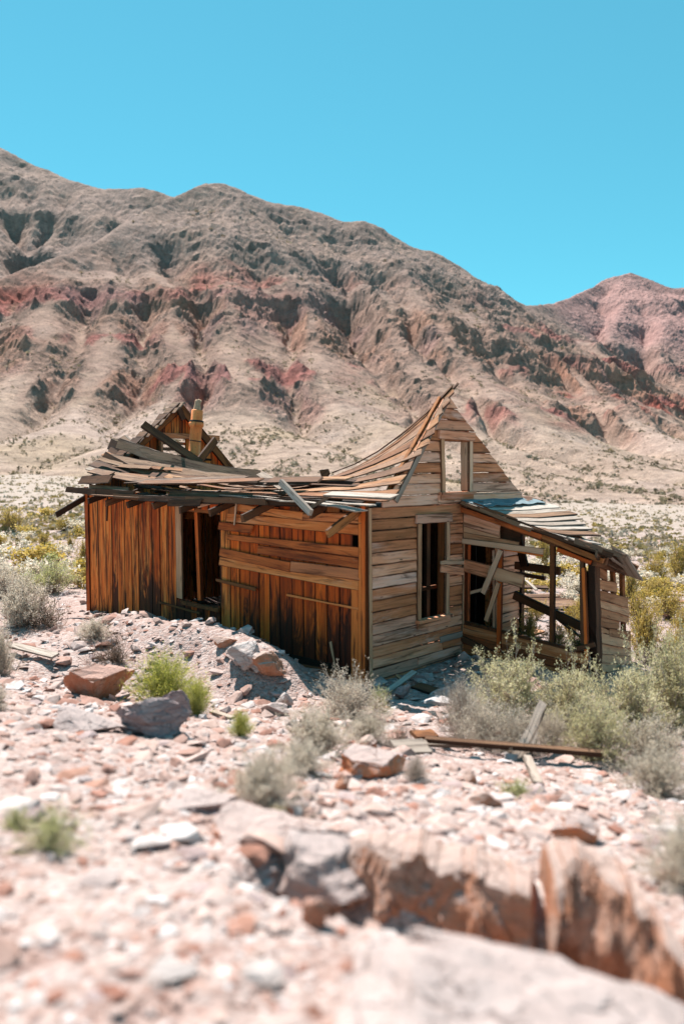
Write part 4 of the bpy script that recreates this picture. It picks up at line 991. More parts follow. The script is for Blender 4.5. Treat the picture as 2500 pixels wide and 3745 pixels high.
def rock_mat(name, a, b, c, band=0.0, top=None):
    T = NT(name); tc = T.n('TexCoord').outputs['Object']
    n1 = T.noise(T.map(tc, (1, 1, 1 + band)), 4, 8, 0.68, 0.6); n2 = T.noise(tc, 34, 6, 0.72); n3 = T.noise(T.map(tc, (1, 1, 2.2)), 11, 7, 0.65, 1.2)
    wv = T.n('VectorMath', operation='ADD'); T.l(tc, wv.inputs[0])
    nz = T.n('TexNoise'); T.l(tc, nz.inputs['Vector']); nz.inputs['Scale'].default_value = 9; nz.inputs['Detail'].default_value = 5
    sc = T.n('VectorMath', operation='SCALE'); T.l(nz.outputs['Color'], sc.inputs[0]); sc.inputs['Scale'].default_value = 0.16; T.l(sc.outputs[0], wv.inputs[1])
    cr = T.vor(T.map(wv.outputs[0], (1, 1, 2.4)), 5.5, 'DISTANCE_TO_EDGE'); crk = T.rng(cr, 0.0, 0.035, 1.0, 0.0)
    crk = T.math('MULTIPLY', crk, T.rng(n1, 0.42, 0.6))
    col = T.ramp(n1, [(0.3, a), (0.5, b), (0.68, c)])
    col = T.mix(T.rng(n3, 0.58, 0.70, 0.0, 0.35), col, tuple(x * 0.5 for x in a))
    col = T.mix(T.rng(n2, 0.55, 0.72, 0.0, 0.45), col, c)
    if top is not None:      # upward faces take the paler top colour, steep faces keep the base
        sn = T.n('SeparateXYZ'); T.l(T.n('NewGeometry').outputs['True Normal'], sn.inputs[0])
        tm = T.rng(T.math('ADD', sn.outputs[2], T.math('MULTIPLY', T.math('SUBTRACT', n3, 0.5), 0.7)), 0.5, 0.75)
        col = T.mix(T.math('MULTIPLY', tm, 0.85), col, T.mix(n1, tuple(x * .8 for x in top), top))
    col = T.mix(T.math('MULTIPLY', crk, 0.55), col, tuple(x * 0.35 for x in a))
    h = T.math('SUBTRACT', T.math('ADD', T.math('ADD', n1, T.math('MULTIPLY', n3, 0.8)), T.math('MULTIPLY', n2, 0.5)), T.math('MULTIPLY', crk, 0.7))
    return T.out(col, 0.9, T.bump(h, 0.75, 0.03), 0.15)
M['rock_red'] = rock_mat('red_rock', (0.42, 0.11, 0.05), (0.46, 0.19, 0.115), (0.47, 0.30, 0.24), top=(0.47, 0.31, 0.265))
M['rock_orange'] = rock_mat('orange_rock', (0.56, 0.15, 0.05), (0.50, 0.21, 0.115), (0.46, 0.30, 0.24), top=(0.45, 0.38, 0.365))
M['rock_purple'] = rock_mat('purple_rock', (0.17, 0.11, 0.112), (0.30, 0.225, 0.22), (0.42, 0.36, 0.35), 4.0)
M['rock_white'] = rock_mat('white_rock', (0.32, 0.20, 0.16), (0.44, 0.375, 0.355), (0.50, 0.46, 0.45), 2.0)
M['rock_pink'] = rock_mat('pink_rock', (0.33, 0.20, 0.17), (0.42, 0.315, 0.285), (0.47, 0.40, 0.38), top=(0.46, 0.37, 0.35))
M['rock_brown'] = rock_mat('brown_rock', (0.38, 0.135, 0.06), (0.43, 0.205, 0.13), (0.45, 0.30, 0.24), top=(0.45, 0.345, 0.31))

def boulder_mesh(seed, sx, sy, sz, planes=16, sub=4, rough=0.04, layers=0.0, flat=None, boxy=0.75, frac=1.0):
    """angular boulder: a sphere cut by many flat planes, then roughened; z = 0 is a little above its lowest point"""
    rg = np.random.RandomState(seed)
    bm = bmesh.new(); bmesh.ops.create_icosphere(bm, subdivisions=sub, radius=1.0)
    V = np.array([v.co for v in bm.verts]); F = np.array([[v.index for v in f.verts] for f in bm.faces]); bm.free()
    V = np.sign(V) * np.abs(V) ** boxy; V /= np.abs(V).max()
    if flat is not None:
        n = np.array([flat[1], flat[2], 1.0]); n /= np.linalg.norm(n); ex = np.maximum(0, V @ n - flat[0]); V = V - ex[:, None] * n[None]
    for k in range(planes):
        n = rg.normal(size=3); n /= np.linalg.norm(n)
        d = rg.uniform(0.45, 0.82)
        ex = np.maximum(0, V @ n - d); V = V - ex[:, None] * n[None]
    if layers > 0:
        V[:, :2] *= (1 + layers * np.sign(np.sin(V[:, 2] * 11 + V[:, 0] * 2))[:, None] * 0.5)
    n1 = fbm(V[:, 0] * 2.2 + seed, V[:, 1] * 2.2 + V[:, 2] * 1.7, 4, seed); n2 = fbm(V[:, 2] * 4.4 + seed, V[:, 0] * 4.4 - V[:, 1] * 3.1, 3, seed + 3)
    n3 = fbm(V[:, 0] * 11 + V[:, 2] * 7, V[:, 1] * 11 - V[:, 2] * 5, 3, seed + 9)
    V = V * (1 + rough * (n1 * 2.2 + n2 + .6 * n3))[:, None]
    cells = rg.normal(size=(34, 3)); cells /= np.linalg.norm(cells, axis=1)[:, None]; off_ = rg.uniform(-.085, .045, 34)
    Vn = V / np.linalg.norm(V, axis=1)[:, None] + .12 * np.stack([n1, n2, n3], -1)
    V = V * (1 + frac * off_[np.argmax(Vn @ cells.T, axis=1)])[:, None]         # blocks broken away along joints
    V = V / np.abs(V).max(0)
    V = V * np.array([sx, sy, sz]) * 0.5
    V[:, 2] += sz * 0.5 * 0.72
    return np_mesh('rock', V, F, False)
def boulder(name, px, py, wpx, hpx, dpt, mat, label, rz=0.0, seed=1, tilt=(0, 0), D=None, cat='rock', **kw):
    """rock standing on the ground at the photo pixel of its foot; its width and height come from pixels at that distance"""
    p, d = ground_hit(px, py)
    w, h = wpx * d / FPX, hpx * d / FPX
    me = boulder_mesh(seed, w, w * dpt, h * 1.25, **kw)
    o = link(name, me, M[mat]); o.location = (p.x, p.y + w * dpt * 0.35, zg(p.x, p.y + w * dpt * 0.35) - h * 0.06); o.rotation_euler = (tilt[0], tilt[1], rz)
    return tag(o, label, cat, 'big rocks on the slope')
boulder('boulder', 325, 2556, 275, 135, .8, 'rock_red', 'red boulder with a flat pink top beside the yellow-green bush', .25, 11, (.0, .12), planes=12)
boulder('rock', 560, 2700, 330, 170, .7, 'rock_purple', 'dark purple layered rock in front of the yellow-green bush', .1, 12, planes=24, layers=.10, rough=.09, sub=5, boxy=.9)
boulder('rock', 640, 2620, 120, 100, .6, 'rock_purple', 'small dark jagged rock on top of the purple layered rock', .5, 31, planes=14)
boulder('rock', 300, 2685, 300, 75, .7, 'rock_pink', 'flat pale pink slab left of the purple layered rock', -.3, 13, (.1, .1))
boulder('rock', 905, 2480, 130, 85, .9, 'rock_white', 'white slab on the bank edge before the long wall', .5, 14, (.1, -.15))
boulder('rock', 950, 2505, 150, 60, .9, 'rock_white', 'broad white ledge below the white slab on the bank', .2, 15, (.1, -.1), layers=.04)
boulder('rock', 985, 2510, 125, 90, .9, 'rock_brown', 'layered orange-brown rock at the tip of the bank', .0, 16, (0, -.1), layers=.06)
boulder('rock', 870, 2450, 110, 55, .9, 'rock_pink', 'pale rock on the gravel bank above the white slab', .7, 17)
boulder('rock', 1040, 2590, 75, 70, .9, 'rock_white', 'upright pale rock below the tip of the bank', .2, 18)
boulder('rock', 1010, 2625, 125, 55, .8, 'rock_pink', 'low pink rock with red underside below the bank', .1, 19)
boulder('rock', 820, 2385, 95, 40, .8, 'rock_brown', 'flat reddish rock on the crest of the gravel bank', .3, 20)
boulder('rock', 1355, 2850, 280, 115, .75, 'rock_orange', 'orange rock with a white top between the low shrubs', .12, 21, (.14, .10), planes=14)
boulder('rock', 1325, 2762, 120, 75, .8, 'rock_brown', 'brown block sitting behind the orange rock', .5, 22, planes=12)
def rock_at(name, x, y, ztop, w, dep, h, mat, label, rz=0.0, seed=1, tilt=(0, 0), **kw):
    me = boulder_mesh(seed, w, dep, h, **kw); zt = max(v.co.z for v in me.vertices)
    o = link(name, me, M[mat]); o.location = (x, y, ztop - zt); o.rotation_euler = (tilt[0], tilt[1], rz)
    return tag(o, label, 'boulder', 'big rocks on the slope')
for (x, y, zt, w, dp, h, rz, sd, tl, m_, lb) in (
    (-.50, 3.30, 1.22, .55, .50, .36, .5, 41, (.05, .08), 'rock_pink', 'pale pink ledge rock with a shaded hollow beside the blurred weeds'),
    (-.26, 2.98, 1.31, .62, .46, .36, -.5, 23, (.03, .08), 'rock_orange', 'salmon ledge rock next to the small rosy stone'),
    (-.08, 2.72, 1.37, .42, .36, .36, -.2, 42, (.0, .08), 'rock_pink', 'pale ledge rock between the salmon one and the long brown ledge')):
    rock_at('boulder', x, y, zt, w, dp, h, m_, lb, rz, sd, tl, planes=15, flat=(.45, .05, -.05), sub=5, rough=.085, layers=.03)
def ledge(pts, label):
    """long broken ledge: a jagged upper edge, a steep flank towards the valley side and a sloping back"""
    P = [gp(*q) for q in pts]; X0 = np.array([p.x for p in P]); n = 260
    t = np.linspace(0, 1, n); ar = np.concatenate([[0], np.cumsum([math.hypot(P[i + 1].x - P[i].x, P[i + 1].y - P[i].y) for i in range(len(P) - 1)])]); ar /= ar[-1]
    ex = np.interp(t, ar, [p.x for p in P]); ey = np.interp(t, ar, [p.y for p in P]); ez = np.interp(t, ar, [p.z for p in P])
    ez = ez + .012 * np.round(fbm(t * 12, t * 3 + 5, 3, 12) * 3) / 1.5
    endf = np.minimum(sstep(0, .05, t), sstep(1, .95, t)); ez = ez - .4 * (1 - endf)      # both ends dive into the ground
    prof0 = [(-.02, -.34), (-.035, -.20), (-.03, -.10), (0, -.012), (.02, .0), (.09, .004), (.18, -.03), (.28, -.14), (.32, -.30)]
    prof = [tuple(np.array(prof0[q]) * (1 - f) + np.array(prof0[q + 1]) * f) for q in range(len(prof0) - 1) for f in (0, .2, .4, .6, .8)] + [prof0[-1]]
    V = []; sa = t * 1.3 * (len(pts) / 8); parc = np.concatenate([[0], np.cumsum([math.hypot(prof[q + 1][0] - prof[q][0], prof[q + 1][1] - prof[q][1]) for q in range(len(prof) - 1)])])
    for k, (dy, dz) in enumerate(prof):
        pa = parc[k]; nx = fbm(sa * 8 + 3, np.full(n, pa * 9), 3, 71, .45); n2_ = np.round(fbm(sa * 3.2 + pa * 2.5, pa * 4 - sa * 1.6, 2, 72) * 5) / 5
        V.append(np.stack([ex + .02 * nx + .18 * dy, ey + dy + .03 * nx + .085 * n2_, ez + dz + (.012 * nx + .03 * n2_) * (k > 9)], -1))
    V = np.stack(V, 0); m = len(prof)
    i, j = np.meshgrid(np.arange(m - 1), np.arange(n - 1), indexing='ij')
    F = np.stack([i * n + j, i * n + j + 1, (i + 1) * n + j + 1, (i + 1) * n + j], -1).reshape(-1, 4)
    me = np_mesh('ledge', V.reshape(-1, 3), F, False)
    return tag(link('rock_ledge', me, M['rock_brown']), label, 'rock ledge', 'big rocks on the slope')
ledge([(1120, 3250, 2.72), (1180, 3175, 2.70), (1339, 3145, 2.64), (1435, 3128, 2.61), (1594, 3143, 2.56), (1754, 3195, 2.47), (1900, 3240, 2.40), (1990, 3262, 2.36)], 'long jagged brown rock ledge with a shaded flank behind the pale slab')
ledge([(1985, 3300, 2.34), (2005, 3215, 2.34), (2060, 3188, 2.33), (2130, 3188, 2.30), (2264, 3235, 2.21), (2360, 3330, 2.10), (2440, 3430, 2.0), (2520, 3530, 1.92), (2650, 3640, 1.85)], 'rusty end block of the jagged ledge dropping off beside the blurred grey shrub')
rock_at('boulder', .46, 1.56, 1.60, 1.44, .84, .46, 'rock_pink', 'huge pale pink slab in the near right foreground', -.10, 25, (.05, .06), planes=18, flat=(.66, .08, -.08), sub=5, rough=.08)
boulder('rock', 600, 3600, 240, 45, .9, 'rock_white', 'blurred whitish stone on the near rubble', .4, 26)
boulder('rock', 950, 3620, 220, 45, .9, 'rock_white', 'blurred bluish white stone beside the pale slab', .9, 27)
boulder('rock', 1150, 3400, 130, 110, .8, 'rock_red', 'small rosy stone in the gap before the brown boulder', .2, 28)
boulder('rock', 700, 2970, 330, 70, .8, 'rock_pink', 'blurred pink rock with a shaded hollow on the slope', -.5, 29)
boulder('rock', 330, 3260, 190, 45, .9, 'rock_pink', 'blurred pale rock among the near green weeds', .3, 30)
boulder('rock', 1770, 2960, 150, 60, .8, 'rock_brown', 'reddish rock below the crossed boards on the right slope', .2, 32)
boulder('rock', 2110, 3090, 190, 100, .7, 'rock_orange', 'orange-topped rock in front of the grey shrub', -.3, 33)
boulder('rock', 1255, 2895, 70, 60, .9, 'rock_brown', 'dark brown stone near the orange rock', .6, 34)
boulder('rock', 1725, 2870, 60, 45, .9, 'rock_brown', 'small dark brown stone below the long fallen pole', .2, 35)
boulder('rock', 1470, 2560, 70, 60, .8, 'rock_purple', 'grey block in the shade before the gable wall', .4, 36)
boulder('rock', 1610, 2560, 90, 50, .8, 'rock_white', 'sunlit whitish rock in the shade before the gable wall', .1, 37)

# rubble: angular stones scattered over the slope
rs = np.random.RandomState(8)
protos = []
for k in range(12):
    bm = bmesh.new()
    pts = rs.normal(size=(15, 3)); pts /= np.linalg.norm(pts, axis=1)[:, None]
    pts = pts * rs.uniform(.75, 1.0, (15, 1)) * np.array([1.0, rs.uniform(.6, .95), rs.uniform(.28, .6)])
    for p in pts: bm.verts.new(p)
    bmesh.ops.convex_hull(bm, input=bm.verts)
    for v in [v for v in bm.verts if not v.link_faces]: bm.verts.remove(v)
    bmesh.ops.triangulate(bm, faces=bm.faces); bm.verts.index_update()
    protos.append((np.array([v.co for v in bm.verts]), np.array([[v.index for v in f.verts] for f in bm.faces])))
    bm.free()
def inside_cabin(x, y):
    dx, dy = x - C0.x, y - C0.y; u = dx * UX + dy * UY; v = -dx * UY + dy * UX
    return ((u > -.02) & (u < 3.9) & (v > -.02) & (v < 7.1)) | ((u > 2.1) & (u < 3.4) & (v > -2.1) & (v < 0))
def scatter(n, r0, r1, half, smed, ssig, smin, smax, patch=0.0):
    r = np.exp(rs.uniform(math.log(r0), math.log(r1), n)); a = rs.uniform(-half, half, n)
    x, y = r * np.sin(a), r * np.cos(a)
    s = np.exp(rs.normal(0, ssig, n)) * smed * (r / 2) ** 0.55
    s = np.clip(s, smin, smax)
    ok = ~inside_cabin(x, y)
    if patch > 0: ok &= (fbm(x * .5, y * .5, 3, 91) + rs.uniform(-.5, .5, n)) > -patch
    return x[ok], y[ok], s[ok], r[ok]
def tonecol(t):
    P = [a for a, b in TONES]; Cc = np.array([b for a, b in TONES])
    return np.stack([np.interp(t, P, Cc[:, k]) for k in range(3)], -1)
xs, ys, ss, rr_ = [np.concatenate(q) for q in zip(scatter(42000, 1.1, 15, .68, .0115, .78, .004, .17, .1), scatter(8500, 10, 60, .64, .02, .6, .02, .24, .1))]
order = np.argsort(-ss / rr_ * (np.abs(xs / ys) < .43))
big = order[:300]; small = order[300:]
zs = zground(xs, ys)
STONE = {'rusty red': [(0.0, (0.24, 0.10, 0.07)), (1.0, (0.33, 0.18, 0.135))], 'dusty pink': [(0.0, (0.35, 0.24, 0.205)), (1.0, (0.41, 0.31, 0.28))],
         'pale whitish': [(0.0, (0.42, 0.355, 0.335)), (1.0, (0.49, 0.45, 0.44))], 'dull mauve': [(0.0, (0.25, 0.185, 0.18)), (1.0, (0.33, 0.25, 0.24))]}
smesh = {}
for key, tn in STONE.items():
    mt = stone_nodes(key.replace(' ', '_') + '_stone', False, tn)
    for V0, F0 in protos:
        me = np_mesh('stone', V0, F0, False); me.materials.append(mt); smesh.setdefault(key, []).append(me)
LAND = [((-2.6, 8.2), 'near the red boulder'), ((-1.9, 6.4), 'near the purple layered rock'), ((.5, 5.6), 'around the orange rock'), ((1.9, 6.3), 'around the long fallen pole'), ((-1.0, 9.9), 'on the gravel bank by the long wall'),
        ((.9, 9.0), 'before the gable wall'), ((-.2, 3.4), 'around the salmon ledge rock'), ((.8, 2.0), 'around the huge pale slab'), ((1.6, 3.8), 'on the slope above the brown rock ledge'), ((-.9, 2.2), 'on the near rubble left of the pale slab'),
        ((-1.6, 4.2), 'around the blurred green weeds'), ((-5, 11), 'beside the grey-green shrubs left of the cabin'), ((4.5, 13), 'on the plain beyond the porch')]
keys = list(STONE)
for i in big:
    key = keys[rs.choice(4, p=[.2, .42, .24, .14])]
    o = bpy.data.objects.new('stone', smesh[key][rs.randint(12)]); COL.objects.link(o)
    s = ss[i] * .8; o.scale = (s * rs.uniform(.8, 1.3), s, s * rs.uniform(.45, .85)); o.location = (xs[i], ys[i], zs[i] + s * .04)
    o.rotation_euler = (rs.normal(.08, .18), rs.normal(0, .18), rs.uniform(0, 6.28))
    wh = min(LAND, key=lambda q: (q[0][0] - xs[i]) ** 2 + (q[0][1] - ys[i]) ** 2)[1]
    tag(o, key + ' angular stone lying loose ' + wh, 'stone', key + ' stones ' + wh)
Vs, Fs, Cs = [], [], []; off = 0
pid = rs.randint(0, 12, len(small))
for k in range(12):
    idx = small[pid == k]; V0, F0 = protos[k]; n = len(idx); nv = len(V0)
    a = rs.uniform(0, 6.28, n); tx, ty = rs.normal(.08, .22, n), rs.normal(0, .22, n)
    s = ss[idx]
    P = V0[None] * np.stack([s * rs.uniform(.8, 1.3, n), s, s * rs.uniform(.45, 1.0, n)], -1)[:, None, :]
    x, y, z = P[..., 0], P[..., 1], P[..., 2]
    y, z = y * np.cos(tx)[:, None] - z * np.sin(tx)[:, None], y * np.sin(tx)[:, None] + z * np.cos(tx)[:, None]
    x, z = x * np.cos(ty)[:, None] + z * np.sin(ty)[:, None], -x * np.sin(ty)[:, None] + z * np.cos(ty)[:, None]
    x, y = x * np.cos(a)[:, None] - y * np.sin(a)[:, None], x * np.sin(a)[:, None] + y * np.cos(a)[:, None]
    W = np.stack([x + xs[idx][:, None], y + ys[idx][:, None], z + (zs[idx] + s * .10)[:, None]], -1).reshape(-1, 3)
    Vs.append(W); Fs.append((F0[None] + (np.arange(n) * nv)[:, None, None]).reshape(-1, 3) + off); off += len(W)
    Cs.append(np.repeat(tonecol(rs.uniform(0, 1, n)), nv, axis=0))
me = np_mesh('rubble', np.concatenate(Vs), np.concatenate(Fs), False); set_col(me, np.concatenate(Cs))
tag(link('rubble', me, M['rubble']), 'small angular pink and grey rubble strewn over the ground', 'rubble', kind='stuff')

# ------------------------------------------------------------------ boards on the ground
def ground_board(name, p0, p1, w, t, mat, label, lift=(0.03, 0.03), nrm=(0, -.4, 1), **kw):
    a, _ = ground_hit(*p0); b, _ = ground_hit(*p1)
    a.z += lift[0]; b.z += lift[1]
    return tag(plank(name, None, a, b, w, t, nrm, mat, **kw), label, 'board', 'boards lying on the ground')
ground_board('fallen_board', (1560, 2752), (2205, 2812), .04, .045, 'roof_grey', 'long weathered pole lying on the gravel before the right shrubs', (.10, .12), jag=.02)
a, d = ground_hit(1895, 2785); b = gp(1985, 2572, d * 1.06)
tag(plank('fallen_board', None, a, b, .14, .03, (-.5, -1, .3), 'grey_board', taper=.35, jag=.03, rough=.012), 'pale splintered board standing slanted in the grey shrub', 'board', 'boards lying on the ground')
ground_board('fallen_board', (1925, 2795), (1968, 2880), .06, .03, 'grey_board', 'short white stick lying below the long pole', (.05, .02))
ground_board('fallen_board', (1545, 2738), (1712, 2745), .06, .03, 'grey_board', 'pale stick behind the long pole on the gravel', (.04, .05))
ground_board('fallen_board', (1440, 2752), (1560, 2756), .16, .03, 'grey_board', 'broad pale plank end at the left end of the long pole', (.03, .05))
ground_board('fallen_board', (1510, 2705), (1590, 2703), .1, .03, 'roof', 'short reddish board in the shade before the gable wall', (.04, .04))
ground_board('fallen_board', (1600, 2728), (1640, 2722), .05, .03, 'roof_grey', 'small grey board scrap beside the reddish board', (.03, .03))
ground_board('fallen_board', (1415, 2545), (1515, 2502), .08, .025, 'grey_board', 'grey slat leaning at the foot of the gable wall', (.05, .16))
ground_board('fallen_board', (1450, 2505), (1480, 2520), .04, .025, 'trim', 'short lath stub under the grey slat by the gable wall', (.12, .05))
ground_board('fallen_board', (1520, 2520), (1600, 2545), .16, .03, 'dark', 'dark plank in the shade before the gable wall', (.03, .03))
ground_board('fallen_board', (45, 2385), (205, 2440), .12, .03, 'grey_board', 'pale grey board on the gravel behind the red boulder', (.10, .12))
ground_board('fallen_board', (775, 2612), (850, 2638), .05, .02, 'grey_board', 'little white stick beside the yellow-green bush', (.03, .03))
# fallen roof panel behind the porch
p0, d = ground_hit(1985, 2225)
panel = empty('plank_heap', p0, .15); tag(panel, 'grey plank roof panel lying flat on the ground behind the porch', 'plank heap')
for i in range(9): plank('plank', panel, (-1.1 + U(-.2, .2), -.5 + i * .2, .10 + U(0, .05)), (1.1 + U(-.3, .3), -.5 + i * .2 + U(-.05, .05), .10 + U(0, .05)), .17, .025, (0, -.1, 1), 'roof_grey', jag=.05)
for i in range(3): plank('batten', panel, (-.9 + i * .8, -.6, .05), (-.85 + i * .8, 1.3, .05), .08, .06, UP, 'dark')
ground_board('fallen_board', (1885, 2150), (1960, 2188), .08, .03, 'grey_board', 'pale board slanting on the heap behind the porch', (.45, .2))
ground_board('fallen_board', (1900, 2175), (2000, 2178), .12, .05, 'roof_grey', 'dark grey beam lying on the heap behind the porch', (.2, .2))
ground_board('fallen_board', (1860, 2205), (1895, 2218), .1, .03, 'trim', 'light stub of board beside the fallen panel', (.15, .1))
ground_board('fallen_board', (1925, 2345), (1975, 2328), .16, .03, 'trim', 'brown board piece in the grass beyond the porch openings', (.1, .1))

# ------------------------------------------------------------------ shrubs
def tubes(P, Rr, sides=3):
    """P: m polylines of k points; Rr: radii (m,k)"""
    m, k, _ = P.shape
    tg = np.gradient(P, axis=1); tg /= np.linalg.norm(tg, axis=2, keepdims=True) + 1e-9
    ref = np.where(np.abs(tg[..., 2:3]) > .9, np.array([1., 0, 0]), np.array([0, 0, 1.]))
    n1 = np.cross(tg, ref); n1 /= np.linalg.norm(n1, axis=2, keepdims=True) + 1e-9; n2 = np.cross(tg, n1)
    ang = np.arange(sides) * 2 * math.pi / sides
    V = P[:, :, None, :] + Rr[:, :, None, None] * (np.cos(ang)[None, None, :, None] * n1[:, :, None, :] + np.sin(ang)[None, None, :, None] * n2[:, :, None, :])
    V = V.reshape(-1, 3)
    i, j, s = np.meshgrid(np.arange(m), np.arange(k - 1), np.arange(sides), indexing='ij')
    s2 = (s + 1) % sides; b = i * k * sides + j * sides
    F = np.stack([b + s, b + s2, b + sides + s2, b + sides + s], -1).reshape(-1, 4)
    return V, F
def shrub_data(seed, n_stem, n_twig, n_leaf, leaf, aspect=2.2, stem_r=.006, lo=15, curl=.25, twig_len=.35, leaf_start=.3, clump=.0, taper_top=1.0):
    """unit shrub: radius about 1 horizontally, height about 1; returns branch and leaf meshes"""
    rg = np.random.RandomState(seed)
    az = rg.uniform(0, 2 * math.pi, n_stem); el = np.radians(lo + (90 - lo) * rg.uniform(0, 1, n_stem) ** .8)
    dr = np.stack([np.cos(el) * np.cos(az), np.cos(el) * np.sin(az), np.sin(el)], -1)
    L = rg.uniform(.72, 1.08, n_stem) * (1 + clump * np.sin(az * 3 + seed) * .5)
    t = np.linspace(0, 1, 6)
    base = np.stack([rg.normal(0, .07, n_stem), rg.normal(0, .07, n_stem), np.zeros(n_stem)], -1)
    wob = np.cumsum(rg.normal(0, curl * .14, (n_stem, 6, 3)), axis=1); wob[:, 0] = 0
    P = base[:, None] + dr[:, None] * (L[:, None, None] * t[None, :, None]) + wob
    P[..., 2] = np.maximum(P[..., 2], 0.005)
    R1 = stem_r * (1 - .75 * t)[None] * rg.uniform(.7, 1.3, (n_stem, 1))
    m2 = n_stem * n_twig
    si = np.repeat(np.arange(n_stem), n_twig); tt = rg.uniform(.3, .98, m2)
    f = tt * 5; i0 = np.minimum(f.astype(int), 4); fr = (f - i0)[:, None]
    S0 = P[si, i0] * (1 - fr) + P[si, i0 + 1] * fr
    d2 = dr[si] + rg.normal(0, .55, (m2, 3)) + np.array([0, 0, .25]); d2 /= np.linalg.norm(d2, axis=1, keepdims=True)
    t3 = np.linspace(0, 1, 4); l2 = twig_len * rg.uniform(.4, 1.1, m2)
    w2 = np.cumsum(rg.normal(0, curl * .05, (m2, 4, 3)), axis=1); w2[:, 0] = 0
    Q = S0[:, None] + d2[:, None] * (l2[:, None, None] * t3[None, :, None]) + w2
    Q[..., 2] = np.maximum(Q[..., 2], 0.005)
    R2 = stem_r * .5 * (1 - .7 * t3)[None] * np.ones((m2, 1))
    V1, F1 = tubes(P, R1); V2, F2 = tubes(Q, R2)
    bme = np_mesh('branches', np.concatenate([V1, V2]), np.concatenate([F1, F2 + len(V1)]), True)
    lme = None
    if n_leaf > 0:
        m3 = m2 * n_leaf; qi = np.repeat(np.arange(m2), n_leaf); ft = rg.uniform(leaf_start, 1.0, m3) * 3; i0 = np.minimum(ft.astype(int), 2); fr = (ft - i0)[:, None]
        c = Q[qi, i0] * (1 - fr) + Q[qi, i0 + 1] * fr + rg.normal(0, leaf * .6, (m3, 3))
        a = d2[qi] * .8 + rg.normal(0, .7, (m3, 3)); a /= np.linalg.norm(a, axis=1, keepdims=True)
        b = np.cross(a, rg.normal(size=(m3, 3))); b /= np.linalg.norm(b, axis=1, keepdims=True) + 1e-9
        sz = leaf * rg.uniform(.6, 1.3, (m3, 1)); hw = sz / aspect
        LV = np.stack([c, c + a * sz * .55 + b * hw * .5, c + a * sz, c + a * sz * .5 - b * hw * .5], 1).reshape(-1, 3)
        LF = np.arange(m3 * 4).reshape(-1, 4)
        lme = np_mesh('foliage', LV, LF, False)
    return bme, lme
def leaf_mat(name, a, b, c, tr=.5):
    T = NT(name); gpos = T.n('NewGeometry'); oi = T.n('ObjectInfo').outputs['Random']
    n1 = T.noise(gpos.outputs['Position'], 5, 4, 0.6); rnd_ = gpos.outputs['Random Per Island']
    f = T.math('ADD', T.math('MULTIPLY', n1, .55), T.math('ADD', T.math('MULTIPLY', rnd_, .35), T.math('MULTIPLY', oi, .15)))
    col = T.ramp(f, [(0.25, a), (0.52, b), (0.8, c)])
    return T.out(col, 0.7, None, 0.2, tr)
def twig_mat(name, a, b):
    T = NT(name); gpos = T.n('NewGeometry')
    f = T.math('ADD', T.math('MULTIPLY', T.noise(gpos.outputs['Position'], 9, 4, 0.6), .5), T.math('MULTIPLY', gpos.outputs['Random Per Island'], .5))
    return T.out(T.ramp(f, [(0.3, a), (0.7, b)]), 0.85, None, 0.15)
M['leaf_sage'] = leaf_mat('sage_leaf', (0.38, 0.34, 0.17), (0.59, 0.54, 0.31), (0.72, 0.66, 0.47))
M['leaf_grey'] = leaf_mat('grey_leaf', (0.46, 0.39, 0.29), (0.64, 0.56, 0.45), (0.75, 0.68, 0.58))
M['leaf_green'] = leaf_mat('green_leaf', (0.28, 0.30, 0.10), (0.46, 0.46, 0.20), (0.60, 0.57, 0.34))
M['leaf_lime'] = leaf_mat('lime_leaf', (0.34, 0.34, 0.05), (0.54, 0.51, 0.10), (0.66, 0.60, 0.24))
M['leaf_olive'] = leaf_mat('olive_leaf', (0.30, 0.22, 0.04), (0.48, 0.34, 0.08), (0.58, 0.45, 0.19))
M['twig_grey'] = twig_mat('grey_twig', (0.24, 0.17, 0.135), (0.50, 0.41, 0.35))
M['twig_pale'] = twig_mat('pale_twig', (0.34, 0.26, 0.21), (0.60, 0.51, 0.44))
M['twig_brown'] = twig_mat('brown_twig', (0.10, 0.065, 0.045), (0.27, 0.19, 0.14))
M['twig_lime'] = twig_mat('green_twig', (0.22, 0.24, 0.05), (0.45, 0.42, 0.15))
KIND = {}
def kind(key, lm, tm, n=2, **kw):
    for k in range(n):
        b, l = shrub_data(100 * len(KIND) + 7 * k, **kw)
        b.materials.append(M[tm])
        if l: l.materials.append(M[lm])
        KIND.setdefault(key, []).append((b, l))
kind('sage', 'leaf_sage', 'twig_grey', 3, n_stem=120, n_twig=10, n_leaf=16, leaf=.036, stem_r=.011, lo=8, twig_len=.34, clump=.35, curl=.35)
kind('greysage', 'leaf_grey', 'twig_grey', 2, n_stem=120, n_twig=10, n_leaf=14, leaf=.034, stem_r=.009, lo=8, twig_len=.32, clump=.3, curl=.4)
kind('dry', 'leaf_grey', 'twig_pale', 2, n_stem=170, n_twig=9, n_leaf=7, leaf=.032, stem_r=.0075, lo=4, twig_len=.36, curl=.6)
kind('drystraight', 'leaf_grey', 'twig_pale', 2, n_stem=260, n_twig=6, n_leaf=1, leaf=.03, stem_r=.0075, lo=12, twig_len=.4, curl=.25)
kind('bare', 'leaf_grey', 'twig_brown', 1, n_stem=70, n_twig=8, n_leaf=0, leaf=.03, stem_r=.013, lo=5, twig_len=.4, curl=.8)
kind('lime', 'leaf_lime', 'twig_lime', 2, n_stem=200, n_twig=7, n_leaf=6, leaf=.045, aspect=4, stem_r=.008, lo=20, twig_len=.36, curl=.2)
kind('green', 'leaf_green', 'twig_grey', 2, n_stem=80, n_twig=9, n_leaf=12, leaf=.042, stem_r=.009, lo=8, twig_len=.34, clump=.3)
